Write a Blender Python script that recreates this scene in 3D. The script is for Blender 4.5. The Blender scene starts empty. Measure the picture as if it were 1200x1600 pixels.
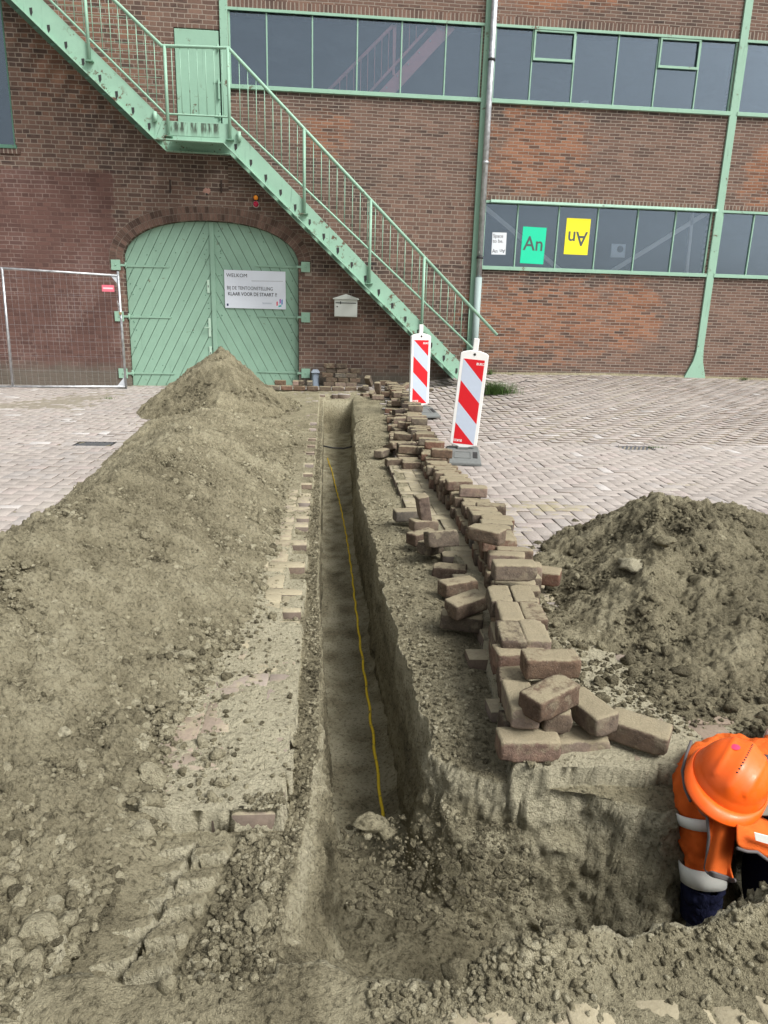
import bpy, bmesh, math, random
import numpy as np
from mathutils import Vector, Matrix, Euler
R = math.radians
random.seed(7); RNG = np.random.default_rng(7)
SC = bpy.context.scene
COL = SC.collection

# ------------------------------------------------------------ camera
YAW, PITCH, ROLL, FPX, CAMH = R(4.91), R(15.36), R(1.65), 1110.0, 1.40
def cam_rows():
    fw = np.array([math.sin(YAW)*math.cos(PITCH), math.cos(YAW)*math.cos(PITCH), -math.sin(PITCH)])
    r = np.array([math.cos(YAW), -math.sin(YAW), 0.0]); u = np.cross(r, fw)
    c, s = math.cos(ROLL), math.sin(ROLL)
    return np.array([c*r+s*u, -s*r+c*u, fw])
CR = cam_rows()
cd = bpy.data.cameras.new("camera"); cam = bpy.data.objects.new("camera", cd); COL.objects.link(cam)
cd.sensor_fit = 'HORIZONTAL'; cd.sensor_width = 36; cd.lens = 36*FPX/1200; cd.clip_start = .05; cd.clip_end = 500
M = Matrix(((CR[0][0], CR[1][0], -CR[2][0], 0), (CR[0][1], CR[1][1], -CR[2][1], 0), (CR[0][2], CR[1][2], -CR[2][2], CAMH), (0, 0, 0, 1)))
cam.matrix_world = M; SC.camera = cam
# surveying helpers: a sight line of the photograph meets a level plane, or the plane y = D
def ray(px, py): return CR.T @ np.array([(px-600)/FPX, -(py-800)/FPX, 1.0])
def G(px, py, z=0.0):
    d = ray(px, py); t = (z-CAMH)/d[2]; return float(d[0]*t), float(d[1]*t)
def FA(px, py, D=13.2):
    d = ray(px, py); t = D/d[1]; return float(d[0]*t), float(CAMH+d[2]*t)

# ------------------------------------------------------------ light
SUN_EL, SUN_AZ = 48.0, 131.0      # soft light from behind the camera's left
W = bpy.data.worlds.new("World"); SC.world = W; W.use_nodes = True
nt = W.node_tree; nt.nodes.clear()
sky = nt.nodes.new('ShaderNodeTexSky'); sky.sky_type = 'NISHITA'; sky.sun_disc = False
sky.sun_elevation = R(SUN_EL); sky.sun_rotation = R(SUN_AZ); sky.air_density = 1.0; sky.dust_density = 4.0; sky.ozone_density = 1.0
hs = nt.nodes.new('ShaderNodeHueSaturation'); hs.inputs['Saturation'].default_value = .14
bg = nt.nodes.new('ShaderNodeBackground'); bg.inputs['Strength'].default_value = .12
ow = nt.nodes.new('ShaderNodeOutputWorld')
nt.links.new(sky.outputs[0], hs.inputs['Color']); nt.links.new(hs.outputs[0], bg.inputs[0]); nt.links.new(bg.outputs[0], ow.inputs[0])
sl = bpy.data.lights.new("sun", 'SUN'); sl.energy = 2.7; sl.angle = R(24); sl.color = (1, .97, .92)
so = bpy.data.objects.new("sun", sl); COL.objects.link(so)
az = R(SUN_AZ); el = R(SUN_EL)
sd = Vector((math.sin(az)*math.cos(el), math.cos(az)*math.cos(el), math.sin(el)))
so.rotation_euler = sd.to_track_quat('Z', 'Y').to_euler(); so.location = (0, 0, 20)
SC.view_settings.view_transform = 'Standard'; SC.view_settings.look = 'None'
SC.view_settings.exposure = 0.56; SC.view_settings.gamma = 1; SC.view_settings.use_curve_mapping = False

# ------------------------------------------------------------ object helpers
def tag(o, label=None, cat=None, group=None, kind=None):
    if label: o['label'] = label
    if cat: o['category'] = cat
    if group: o['group'] = group
    if kind: o['kind'] = kind
    return o
def empty(name, loc, label, cat, group=None, rz=0):
    o = bpy.data.objects.new(name, None); COL.objects.link(o); o.location = loc; o.rotation_euler = (0, 0, rz)
    o.empty_display_size = .1
    return tag(o, label, cat, group)
def root_loc(p):
    v = Vector((0, 0, 0))
    while p is not None: v += p.location; p = p.parent
    return v
def link_mesh(name, me, mat, parent=None, loc=None):
    o = bpy.data.objects.new(name, me); COL.objects.link(o)
    if mat is not None and not me.materials:
        for m in (mat if isinstance(mat, (list, tuple)) else [mat]): me.materials.append(m)
    if parent: o.parent = parent
    if loc is not None: o.location = loc
    return o
class MB:
    """collects shapes, builds one mesh; world=True means the coordinates are world ones"""
    def __init__(s): s.v = []; s.f = []; s.m = []; s.mi = 0; s.sm = []; s.smooth = False
    def add(s, vs, fs):
        k = len(s.v); s.v += [tuple(map(float, v)) for v in vs]
        for f in fs: s.f.append(tuple(i+k for i in f)); s.m.append(s.mi); s.sm.append(s.smooth)
        return s
    def box(s, x0, x1, y0, y1, z0, z1):
        v = [(x, y, z) for z in (z0, z1) for y in (y0, y1) for x in (x0, x1)]
        return s.add(v, [(0,2,3,1),(4,5,7,6),(0,1,5,4),(2,6,7,3),(0,4,6,2),(1,3,7,5)])
    def obox(s, c, ax, ay, az, hx, hy, hz):
        c = Vector(c); ax = Vector(ax).normalized()*hx; ay = Vector(ay).normalized()*hy; az = Vector(az).normalized()*hz
        v = [c+ax*i+ay*j+az*k for k in (-1, 1) for j in (-1, 1) for i in (-1, 1)]
        return s.add(v, [(0,2,3,1),(4,5,7,6),(0,1,5,4),(2,6,7,3),(0,4,6,2),(1,3,7,5)])
    def bar(s, a, b, w, d, up=(0, 1, 0)):
        a = Vector(a); b = Vector(b); ax = (b-a); L = ax.length; ax.normalize()
        u = Vector(up); az = ax.cross(u).normalized(); ay = az.cross(ax)
        return s.obox((a+b)/2, ax, ay, az, L/2, d/2, w/2)
    def tube(s, pts, r, n=8, caps=True):
        pts = [Vector(p) for p in pts]; rings = []; k0 = len(s.v)
        rr = r if isinstance(r, (list, tuple)) else [r]*len(pts)
        prev = None; vs = []
        for i, p in enumerate(pts):
            t = (pts[min(i+1, len(pts)-1)]-pts[max(i-1, 0)]).normalized()
            if prev is None: u = t.orthogonal().normalized()
            else: u = (prev-t*prev.dot(t)).normalized()
            prev = u; w = t.cross(u)
            vs += [p+(u*math.cos(2*math.pi*j/n)+w*math.sin(2*math.pi*j/n))*rr[i] for j in range(n)]
        fs = [(i*n+j, i*n+(j+1) % n, (i+1)*n+(j+1) % n, (i+1)*n+j) for i in range(len(pts)-1) for j in range(n)]
        if caps: fs += [tuple(range(n))[::-1], tuple((len(pts)-1)*n+j for j in range(n))]
        old = s.smooth; s.smooth = n > 5; s.add(vs, fs); s.smooth = old
        return s
    def prism(s, poly, y0, y1):
        """poly in (x,z), extruded along y"""
        n = len(poly)
        a = sum(poly[i][0]*poly[(i+1) % n][1]-poly[(i+1) % n][0]*poly[i][1] for i in range(n))
        if a < 0: poly = poly[::-1]
        v = [(x, y0, z) for x, z in poly]+[(x, y1, z) for x, z in poly]
        return s.add(v, [tuple(range(n)), tuple(range(2*n-1, n-1, -1))]+[(i, i+n, (i+1) % n+n, (i+1) % n) for i in range(n)])
    def prismz(s, poly, z0, z1):
        n = len(poly)
        a = sum(poly[i][0]*poly[(i+1) % n][1]-poly[(i+1) % n][0]*poly[i][1] for i in range(n))
        if a < 0: poly = poly[::-1]
        v = [(x, y, z0) for x, y in poly]+[(x, y, z1) for x, y in poly]
        return s.add(v, [tuple(range(n))[::-1], tuple(range(n, 2*n))]+[(i, (i+1) % n, (i+1) % n+n, i+n) for i in range(n)])
    def lathe(s, prof, c=(0, 0, 0), n=16):
        vs = []; k = len(prof)
        for r, z in prof: vs += [(c[0]+r*math.cos(2*math.pi*j/n), c[1]+r*math.sin(2*math.pi*j/n), c[2]+z) for j in range(n)]
        fs = [(i*n+j, i*n+(j+1) % n, (i+1)*n+(j+1) % n, (i+1)*n+j) for i in range(k-1) for j in range(n)]
        fs += [tuple(range(n))[::-1], tuple((k-1)*n+j for j in range(n))]
        old = s.smooth; s.smooth = True; s.add(vs, fs); s.smooth = old; return s
    def build(s, name, mat, parent=None, world=True, bevel=0, origin=None, seg=1):
        off = root_loc(parent) if (world and parent) else Vector(origin or (0, 0, 0))
        me = bpy.data.meshes.new(name)
        me.from_pydata([(a-off.x, b-off.y, c-off.z) for a, b, c in s.v], [], s.f)
        me.polygons.foreach_set('material_index', s.m); me.polygons.foreach_set('use_smooth', s.sm)
        me.update()
        o = link_mesh(name, me, mat, parent)
        if not parent: o.location = off
        if bevel:
            b = o.modifiers.new('bevel', 'BEVEL'); b.width = bevel; b.segments = seg; b.limit_method = 'ANGLE'; b.angle_limit = R(40)
            b.harden_normals = False
        return o
def clip_poly(poly, nx, nz, d):
    """keep the part of poly with nx*x+nz*z <= d"""
    out = []
    for i in range(len(poly)):
        a, b = poly[i], poly[(i+1) % len(poly)]
        da, db = nx*a[0]+nz*a[1]-d, nx*b[0]+nz*b[1]-d
        if da <= 0: out.append(a)
        if da*db < 0:
            t = da/(da-db); out.append((a[0]+t*(b[0]-a[0]), a[1]+t*(b[1]-a[1])))
    return out
def text_geo(txt, size, bold=0.0, sx=1.0, align='LEFT', spacing=1.0):
    cu = bpy.data.curves.new('t', 'FONT'); cu.body = txt; cu.size = size; cu.offset = bold*size; cu.align_x = align
    cu.resolution_u = 3; cu.space_character = spacing; cu.extrude = 0
    o = bpy.data.objects.new('t', cu); COL.objects.link(o)
    bpy.context.view_layer.update()
    me = bpy.data.meshes.new_from_object(o)
    vs = [(v.co.x*sx, v.co.y) for v in me.vertices]; fs = [tuple(p.vertices) for p in me.polygons]
    bpy.data.objects.remove(o); bpy.data.curves.remove(cu); bpy.data.meshes.remove(me)
    return vs, fs
def put_text(mb, txt, size, fn, bold=0.0, sx=1.0, align='LEFT', spacing=1.0, rot=False):
    """fn maps sheet coordinates (u right, v up) to a point"""
    vs, fs = text_geo(txt, size, bold, sx, align, spacing)
    if rot: vs = [(-a, -b) for a, b in vs]
    mb.add([fn(a, b) for a, b in vs], fs)

# ------------------------------------------------------------ noise
_P = np.random.default_rng(3).permutation(256); _P = np.concatenate([_P, _P, _P])
_A = np.random.default_rng(4).uniform(0, 2*np.pi, 256); _GX, _GY = np.cos(_A), np.sin(_A)
_G3 = np.random.default_rng(5).normal(size=(256, 3)); _G3 /= np.linalg.norm(_G3, axis=1)[:, None]
def perlin(x, y, s=0):
    xi = np.floor(x).astype(np.int64); yi = np.floor(y).astype(np.int64); xf = x-xi; yf = y-yi
    u = xf*xf*xf*(xf*(xf*6-15)+10); v = yf*yf*yf*(yf*(yf*6-15)+10)
    def g(i, j, dx, dy):
        h = _P[_P[(xi+i+s*17) & 255]+((yi+j+s*31) & 255)]
        return _GX[h]*dx+_GY[h]*dy
    a = g(0, 0, xf, yf); b = g(1, 0, xf-1, yf); c = g(0, 1, xf, yf-1); d = g(1, 1, xf-1, yf-1)
    return (a+u*(b-a)+v*((c+u*(d-c))-(a+u*(b-a))))*1.5
def fbm(x, y, f, o=4, s=0, g=.5):
    r = 0; a = 1; t = 0
    for k in range(o): r = r+a*perlin(x*f, y*f, s+k*5); t += a; a *= g; f *= 2.03
    return r/t
def perlin3(x, y, z, s=0):
    xi = np.floor(x).astype(np.int64); yi = np.floor(y).astype(np.int64); zi = np.floor(z).astype(np.int64)
    xf = x-xi; yf = y-yi; zf = z-zi; w = [t*t*t*(t*(t*6-15)+10) for t in (xf, yf, zf)]
    def g(i, j, k):
        h = _P[_P[_P[(xi+i+s*17) & 255]+((yi+j) & 255)]+((zi+k) & 255)]
        return _G3[h, 0]*(xf-i)+_G3[h, 1]*(yf-j)+_G3[h, 2]*(zf-k)
    def l(a, b, t): return a+t*(b-a)
    return l(l(l(g(0,0,0), g(1,0,0), w[0]), l(g(0,1,0), g(1,1,0), w[0]), w[1]), l(l(g(0,0,1), g(1,0,1), w[0]), l(g(0,1,1), g(1,1,1), w[0]), w[1]), w[2])*1.6
def fbm3(x, y, z, f, o=3, s=0, g=.55):
    r = 0; a = 1; t = 0
    for k in range(o): r = r+a*perlin3(x*f, y*f, z*f, s+k*7); t += a; a *= g; f *= 2.1
    return r/t
_H = np.random.default_rng(8).random((4, 65536))
def lumps(x, y, cell, rmin, rmax, prob=.7, s=0):
    """half-buried round crumbs, height field"""
    X = x/cell; Y = y/cell; xi = np.floor(X).astype(np.int64); yi = np.floor(Y).astype(np.int64); out = np.zeros_like(x)
    for i in (-1, 0, 1):
        for j in (-1, 0, 1):
            cx = xi+i; cy = yi+j; h = (cx*7919+cy*104729+s*1299) & 65535
            px = (cx+_H[0][h])*cell; py = (cy+_H[1][h])*cell
            r = rmin+(rmax-rmin)*_H[2][h]**2.5; r = np.where(_H[3][h] < prob, r, 0)
            q = r*r-(x-px)**2-(y-py)**2
            out = np.maximum(out, np.sqrt(np.maximum(q, 0))*.85)
    return out
def ss(x, a, b): t = np.clip((x-a)/(b-a), 0, 1); return t*t*(3-2*t)
def ip(x, xs, ys): return np.interp(x, xs, ys)

# the yard rises a little towards the wall, more on the right
D = 13.2
def rise(x, y):
    return ip(x, [-6, -3.5, -.5, 1.5, 2.9, 5.3, 9], [.06, .08, .15, .24, .44, .47, .44])*np.clip((y-8.2)/5.0, 0, 1.05)
# ------------------------------------------------------------ materials
class NT:
    def __init__(s, name, rough=.8, spec=.3, metal=0):
        s.m = bpy.data.materials.new(name); s.m.use_nodes = True; s.t = s.m.node_tree
        s.b = s.t.nodes['Principled BSDF']; s.b.inputs['Roughness'].default_value = rough
        s.b.inputs['Specular IOR Level'].default_value = spec; s.b.inputs['Metallic'].default_value = metal
    def n(s, ty, out=0, **kw):
        nd = s.t.nodes.new('ShaderNode'+ty)
        for k, v in kw.items():
            if k.startswith('p_'): setattr(nd, k[2:], v)
            else:
                key = k.replace('_', ' ') if not k.startswith('i') or not k[1:].isdigit() else int(k[1:])
                s.set(nd.inputs[key], v)
        return nd.outputs[out]
    def set(s, inp, v):
        if isinstance(v, bpy.types.NodeSocket): s.t.links.new(v, inp)
        else:
            if isinstance(v, (tuple, list)) and inp.type == 'RGBA' and len(v) == 3: v = (*v, 1)
            inp.default_value = v
    def col(s, v): s.set(s.b.inputs['Base Color'], v)
    def pos(s): return s.n('NewGeometry', 0)
    def obj(s): return s.n('TexCoord', 3)
    def noise(s, vec, scale, detail=3, rough=.55, dist=0):
        return s.n('TexNoise', 0, Vector=vec, Scale=scale, Detail=detail, Roughness=rough, Distortion=dist)
    def map(s, vec, sc=(1, 1, 1), rot=(0, 0, 0), loc=(0, 0, 0)):
        return s.n('Mapping', 0, Vector=vec, Scale=sc, Rotation=rot, Location=loc)
    def math(s, op, a, b=0.0, clamp=False):
        nd = s.t.nodes.new('ShaderNodeMath'); nd.operation = op; nd.use_clamp = clamp
        s.set(nd.inputs[0], a); s.set(nd.inputs[1], b); return nd.outputs[0]
    def rng(s, v, a, b, c=0.0, d=1.0, smooth=True):
        nd = s.t.nodes.new('ShaderNodeMapRange'); nd.interpolation_type = 'SMOOTHSTEP' if smooth else 'LINEAR'
        for i, q in enumerate((v, a, b, c, d)): s.set(nd.inputs[i], q)
        return nd.outputs[0]
    def mix(s, f, a, b, mode='MIX'):
        nd = s.t.nodes.new('ShaderNodeMix'); nd.data_type = 'RGBA'; nd.blend_type = mode
        s.set(nd.inputs[0], f); s.set(nd.inputs[6], a); s.set(nd.inputs[7], b); return nd.outputs[2]
    def ramp(s, f, stops):
        nd = s.t.nodes.new('ShaderNodeValToRGB'); e = nd.color_ramp.elements
        while len(e) < len(stops): e.new(.5)
        for q, (p, c) in zip(e, stops): q.position = p; q.color = (*c, 1) if len(c) == 3 else c
        s.set(nd.inputs[0], f); return nd.outputs[0]
    def xyz(s, v):
        nd = s.t.nodes.new('ShaderNodeSeparateXYZ'); s.set(nd.inputs[0], v); return nd.outputs
    def comb(s, x, y, z=0.0):
        nd = s.t.nodes.new('ShaderNodeCombineXYZ')
        for i, q in enumerate((x, y, z)): s.set(nd.inputs[i], q)
        return nd.outputs[0]
    def bump(s, h, strength=.5, dist=.01, normal=None):
        nd = s.t.nodes.new('ShaderNodeBump'); s.set(nd.inputs['Height'], h); nd.inputs['Strength'].default_value = strength; nd.inputs['Distance'].default_value = dist
        if normal is not None: s.set(nd.inputs['Normal'], normal)
        s.set(s.b.inputs['Normal'], nd.outputs[0]); return nd.outputs[0]
    def attr(s, name, out=0):
        nd = s.t.nodes.new('ShaderNodeAttribute'); nd.attribute_name = name; return nd.outputs[out]
    def inp(s, k, v): s.set(s.b.inputs[k], v)

def m_soil():
    k = NT('sandy_soil', 1.0, .08); p = k.pos()
    a = k.noise(p, 1.1, 3); b = k.noise(p, 9, 5, .65); c = k.noise(p, 70, 4, .7); d = k.noise(p, 330, 3, .7)
    tone = k.attr('tone', 2)
    v = k.math('ADD', k.math('MULTIPLY', a, .35), k.math('MULTIPLY', b, .35)); v = k.math('ADD', v, k.math('MULTIPLY', c, .3))
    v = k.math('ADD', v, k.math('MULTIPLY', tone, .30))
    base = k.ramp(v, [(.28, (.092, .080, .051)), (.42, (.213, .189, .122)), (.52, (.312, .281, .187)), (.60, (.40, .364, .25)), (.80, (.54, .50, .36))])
    g = k.mix(k.rng(d, .35, .7), base, (.42, .385, .27)); col = k.mix(.35, base, g)
    pit = k.rng(c, .32, .50, .56, 1.06); col = k.mix(1.0, col, k.comb(pit, pit, pit), 'MULTIPLY')  # low noise spots darkened: shade between crumbs put into the colour
    k.col(col)
    h = k.math('ADD', k.math('MULTIPLY', k.noise(p, 38, 5, .72), 1.6), k.math('MULTIPLY', k.noise(p, 120, 4, .75), .8))
    h = k.math('ADD', h, k.math('MULTIPLY', d, .35))
    k.bump(h, 1.0, .022)
    return k.m
def m_paver():
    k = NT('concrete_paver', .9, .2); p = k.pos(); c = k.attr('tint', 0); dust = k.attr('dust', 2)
    n1 = k.noise(p, 60, 4, .7); n2 = k.noise(p, 9, 4, .6); n3 = k.noise(p, .7, 3)
    c = k.mix(.5, c, k.ramp(n1, [(.3, (.55, .55, .55)), (.5, (1, 1, 1)), (.7, (1.25, 1.25, 1.25))]), 'MULTIPLY')
    c = k.mix(k.rng(n3, .4, .65, 0, .35), c, (.40, .36, .33))
    c = k.mix(k.rng(n2, .55, .75, 0, .3), c, (.25, .22, .19))
    sand = k.mix(n1, (.235, .203, .130), (.43, .385, .275))
    dn = k.math('ADD', dust, k.math('MULTIPLY', k.math('SUBTRACT', k.noise(p, 16, 5, .7), .5), 1.6))
    c = k.mix(k.rng(dn, .35, .75), c, sand)
    k.col(c); k.bump(k.math('ADD', n1, k.math('MULTIPLY', k.noise(p, 220, 3, .7), .6)), .55, .004)
    return k.m
def m_ground():
    k = NT('joint_sand', 1, .1); p = k.pos()
    k.col(k.ramp(k.noise(p, 20, 4, .7), [(.3, (.20, .175, .14)), (.7, (.33, .30, .24))])); k.bump(k.noise(p, 90, 4, .7), .6, .005); return k.m
def m_brick_loose():
    k = NT('clay_paving_brick', .92, .15); o = k.obj(); g = k.n('NewGeometry', 1)
    rnd = k.n('ObjectInfo', 5); oo = k.n('VectorMath', 0, i0=o, i1=k.comb(rnd, k.math('MULTIPLY', rnd, 7.3), k.math('MULTIPLY', rnd, 3.1)))
    oo = k.n('VectorMath', 0, i0=o, i1=k.n('VectorMath', 0, p_operation='SCALE', i0=k.comb(rnd, rnd, rnd), Scale=37.0)) if False else oo
    base = k.ramp(rnd, [(0, (.070, .055, .045)), (.2, (.135, .090, .062)), (.4, (.100, .082, .064)), (.55, (.165, .118, .085)), (.7, (.125, .112, .095)), (.85, (.17, .095, .068)), (.95, (.20, .16, .13)), (1, (.29, .20, .17))])
    n = k.noise(oo, 28, 5, .7); n2 = k.noise(oo, 140, 4, .7)
    base = k.mix(.8, base, k.ramp(n, [(.3, (.5, .5, .5)), (.5, (1, 1, 1)), (.72, (1.45, 1.4, 1.3))]), 'MULTIPLY')
    base = k.mix(k.rng(n2, .58, .75, 0, .5), base, (.42, .37, .30))
    up = k.xyz(g)[2]
    d = k.math('ADD', k.math('MULTIPLY', up, .75), k.math('MULTIPLY', k.math('SUBTRACT', k.noise(oo, 22, 4, .7), .5), 1.5))
    d = k.math('ADD', d, k.math('MULTIPLY', k.math('SUBTRACT', rnd, .5), .5))
    c = k.mix(k.rng(d, .25, .65, 0, .9), base, k.mix(n2, (.200, .172, .110), (.36, .315, .215)))
    c = k.mix(k.rng(k.noise(oo, 13, 4, .7), .52, .66, 0, .55), c, (.245, .215, .150))
    k.col(c); k.bump(k.math('ADD', k.math('MULTIPLY', n, 1.4), n2), .7, .006)
    return k.m
def brick_layer(k, vec, w, h, mortar, squash=1.0, freq=2, off=.5):
    nd = k.t.nodes.new('ShaderNodeTexBrick'); nd.offset = off; nd.offset_frequency = 2; nd.squash = squash; nd.squash_frequency = freq
    k.set(nd.inputs['Vector'], vec); nd.inputs['Color1'].default_value = (0, 0, 0, 1); nd.inputs['Color2'].default_value = (1, 1, 1, 1)
    nd.inputs['Mortar'].default_value = (.5, .5, .5, 1); nd.inputs['Scale'].default_value = 1; nd.inputs['Mortar Size'].default_value = mortar
    nd.inputs['Mortar Smooth'].default_value = .25; nd.inputs['Bias'].default_value = 0; nd.inputs['Brick Width'].default_value = w; nd.inputs['Row Height'].default_value = h
    return nd.outputs[0], nd.outputs[1]
def m_wall(kind='main'):
    k = NT('brickwork_'+kind, .93, .15); p = k.pos(); x, y, z = k.xyz(p)
    wob = k.math('MULTIPLY', k.math('SUBTRACT', k.noise(p, 2.5, 2), .5), .022)
    wx = k.math('ADD', x, k.math('MULTIPLY', k.math('SUBTRACT', k.noise(p, 9, 2), .5), .012))
    v = k.comb(wx, k.math('ADD', z, wob))
    if kind == 'soldier':
        r1, f1 = brick_layer(k, v, .0665, .40, .010, off=0.0); rv, mo = r1, f1
        old = None
    else:
        rA, fA = brick_layer(k, v, .1865, .0507, .0062)
        rB, fB = brick_layer(k, v, .222, .0685, .0072, squash=.5)
        # old masonry left of the first steel post and low in the middle bay
        jx = k.math('ADD', x, k.math('MULTIPLY', k.math('SUBTRACT', k.noise(p, 3, 2), .5), .3))
        left = k.math('LESS_THAN', x, -1.66)
        low = k.math('MULTIPLY', k.math('LESS_THAN', k.math('ADD', z, k.math('MULTIPLY', jx, .0)), 3.36), k.math('LESS_THAN', x, 2.62))
        old = k.math('MAXIMUM', left, low)
        rv = k.mix(old, rA, rB); mo = k.math('ADD', k.math('MULTIPLY', fA, k.math('SUBTRACT', 1.0, old)), k.math('MULTIPLY', fB, old))
    rs = k.xyz(rv)[0]
    n = k.noise(p, 55, 5, .7); nb = k.noise(p, 1.3, 4, .6); nm = k.noise(k.map(p, (1, 1, 2.2)), 3.2, 4, .65); nL = k.noise(p, .45, 3)
    bro = k.ramp(rs, [(0, (.105, .070, .058)), (.3, (.142, .091, .073)), (.6, (.160, .102, .080)), (.85, (.180, .113, .088)), (1, (.205, .130, .100))])
    dark = k.ramp(rs, [(0, (.062, .048, .043)), (.5, (.095, .069, .058)), (1, (.125, .088, .070))])
    ora = k.ramp(rs, [(0, (.150, .072, .045)), (.5, (.235, .110, .067)), (1, (.31, .152, .092))])
    c = k.mix(k.rng(nL, .34, .50, .25, 1), dark, bro)
    if kind == 'main':
        # repaired, redder fields of the right-hand bays
        def blob(cx, cz, rx, rz):
            dx = k.math('DIVIDE', k.math('SUBTRACT', x, cx), rx); dz = k.math('DIVIDE', k.math('SUBTRACT', z, cz), rz)
            d = k.math('ADD', k.math('MULTIPLY', dx, dx), k.math('MULTIPLY', dz, dz))
            d = k.math('ADD', d, k.math('MULTIPLY', k.math('SUBTRACT', nm, .5), 5.0)); return k.rng(d, .2, 1.5, 1, 0)
        m = k.math('MAXIMUM', blob(3.6, 4.25, .9, .8), blob(4.0, 1.45, 1.5, .75))
        m = k.math('MAXIMUM', m, blob(5.6, 1.5, .6, .6)); m = k.math('MAXIMUM', m, blob(8.0, 3.9, .6, .9))
        m = k.math('MAXIMUM', m, k.math('MULTIPLY', blob(.0, 4.3, .4, .4), .8)); m = k.math('MAXIMUM', m, blob(3.6, 6.6, 1.2, .25))
        m = k.math('MAXIMUM', m, k.math('MULTIPLY', blob(-3.9, 5.6, 1.0, 1.3), .45)); m = k.math('MULTIPLY', m, k.rng(rs, .04, .3, .25, 1))
        c = k.mix(m, c, ora)
        # sooty bricks
        so_ = k.math('MULTIPLY', k.rng(k.noise(k.map(p, (1, 1, 3.5)), 2.4, 3, .6), .57, .64), k.rng(rs, .3, .6, 1, .15))
        c = k.mix(k.math('MULTIPLY', so_, .4), c, (.030, .028, .028))
        # brick darkens upwards to each sill, broken up by noise
        for zt in (4.97, 2.31):
            b = k.math('MULTIPLY', k.rng(z, zt-.38, zt, 0, 1), k.math('LESS_THAN', z, zt+.02)); b = k.math('MULTIPLY', b, k.math('GREATER_THAN', x, -1.6)); b = k.math('MULTIPLY', b, k.rng(nm, .35, .6))
            c = k.mix(k.math('MULTIPLY', b, .75), c, (.035, .031, .030))
    c = k.mix(.7, c, k.ramp(n, [(.28, (.62, .62, .62)), (.5, (1, 1, 1)), (.72, (1.35, 1.35, 1.35))]), 'MULTIPLY')
    mort = k.mix(nb, (.225, .19, .155), (.36, .315, .265)); 
    if kind == 'main':
        mort = k.mix(k.math('MULTIPLY', old, .35), mort, (.30, .235, .19))
        # thin red-brown limewash on the low wall at the left
        e = k.math('MULTIPLY', k.math('SUBTRACT', nm, .5), .35)
        pa = k.math('MULTIPLY', k.rng(k.math('ADD', x, e), -3.62, -3.54, 1, 0), k.rng(k.math('ADD', z, k.math('MULTIPLY', e, .25)), 3.56, 3.62, 1, 0))
        pcol = k.mix(rs, (.100, .056, .049), (.140, .076, .065)); pcol = k.mix(k.rng(nb, .5, .7, 0, .45), pcol, (.20, .125, .115))
        c = k.mix(k.math('MULTIPLY', pa, .85), c, pcol)
        mort = k.mix(k.math('MULTIPLY', pa, .80), mort, k.mix(k.rng(nb, .4, .6), (.125, .062, .055), (.24, .17, .15)))
        lossy = k.math('MULTIPLY', k.rng(nm, .47, .60, .0, .9), 1.0)
        # lime bloom and plaster remains
        lime = k.math('MULTIPLY', k.rng(k.noise(p, 4.5, 5, .75), .64, .76), .45); c = k.mix(lime, c, (.42, .36, .32))
        gz = k.rng(k.math('SUBTRACT', z, k.math('MULTIPLY', nm, .28)), .12, .42, 1, 0)
    k_c = k.mix(mo, c, mort)
    if kind == 'main':
        k_c = k.mix(k.math('MULTIPLY', gz, .7), k_c, k.mix(n, (.10, .095, .075), (.20, .19, .155)))
    k.col(k_c)
    hgt = k.math('SUBTRACT', k.math('MULTIPLY', n, .35), mo)
    k.bump(hgt, .9, .008)
    return k.m
def m_paint(name, col, var=.10, rust=.0, rough=.5, scale=1.0):
    k = NT(name, rough, .4); p = k.pos()
    n = k.noise(p, 3*scale, 5, .65); n2 = k.noise(p, 40*scale, 4, .7)
    lo = tuple(c*(1-var*1.6) for c in col); hi = tuple(min(c*(1+var*1.3)+.01, .95) for c in col)
    c = k.mix(n, lo, hi)
    c = k.mix(k.rng(n2, .58, .74, 0, .25), c, tuple(q*.6 for q in col))
    if rust:
        r = k.math('MULTIPLY', k.rng(k.noise(p, 7, 5, .75), .66-.1*rust, .72-.1*rust), k.rng(k.noise(p, 1.3, 2), .45, .6))
        c = k.mix(r, c, k.mix(n2, (.06, .045, .03), (.16, .10, .06)))
        st = k.rng(k.noise(k.map(p, (14, 14, 1.2)), 1.5, 3, .6), .60, .78, 0, .35*rust+.15); c = k.mix(st, c, tuple(q*.45 for q in col))
    k.col(c); k.inp('Roughness', k.rng(n2, .3, .7, rough-.1, min(rough+.2, 1))); k.bump(n2, .15, .002)
    return k.m
def m_simple(name, col, rough=.6, metal=0, var=.12, scale=30, spec=.4, bump=.15):
    k = NT(name, rough, spec, metal); p = k.obj(); n = k.noise(p, scale, 4, .65)
    k.col(k.mix(n, tuple(c*(1-var) for c in col), tuple(min(1, c*(1+var)) for c in col))); k.bump(n, bump, .003); return k.m
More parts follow.
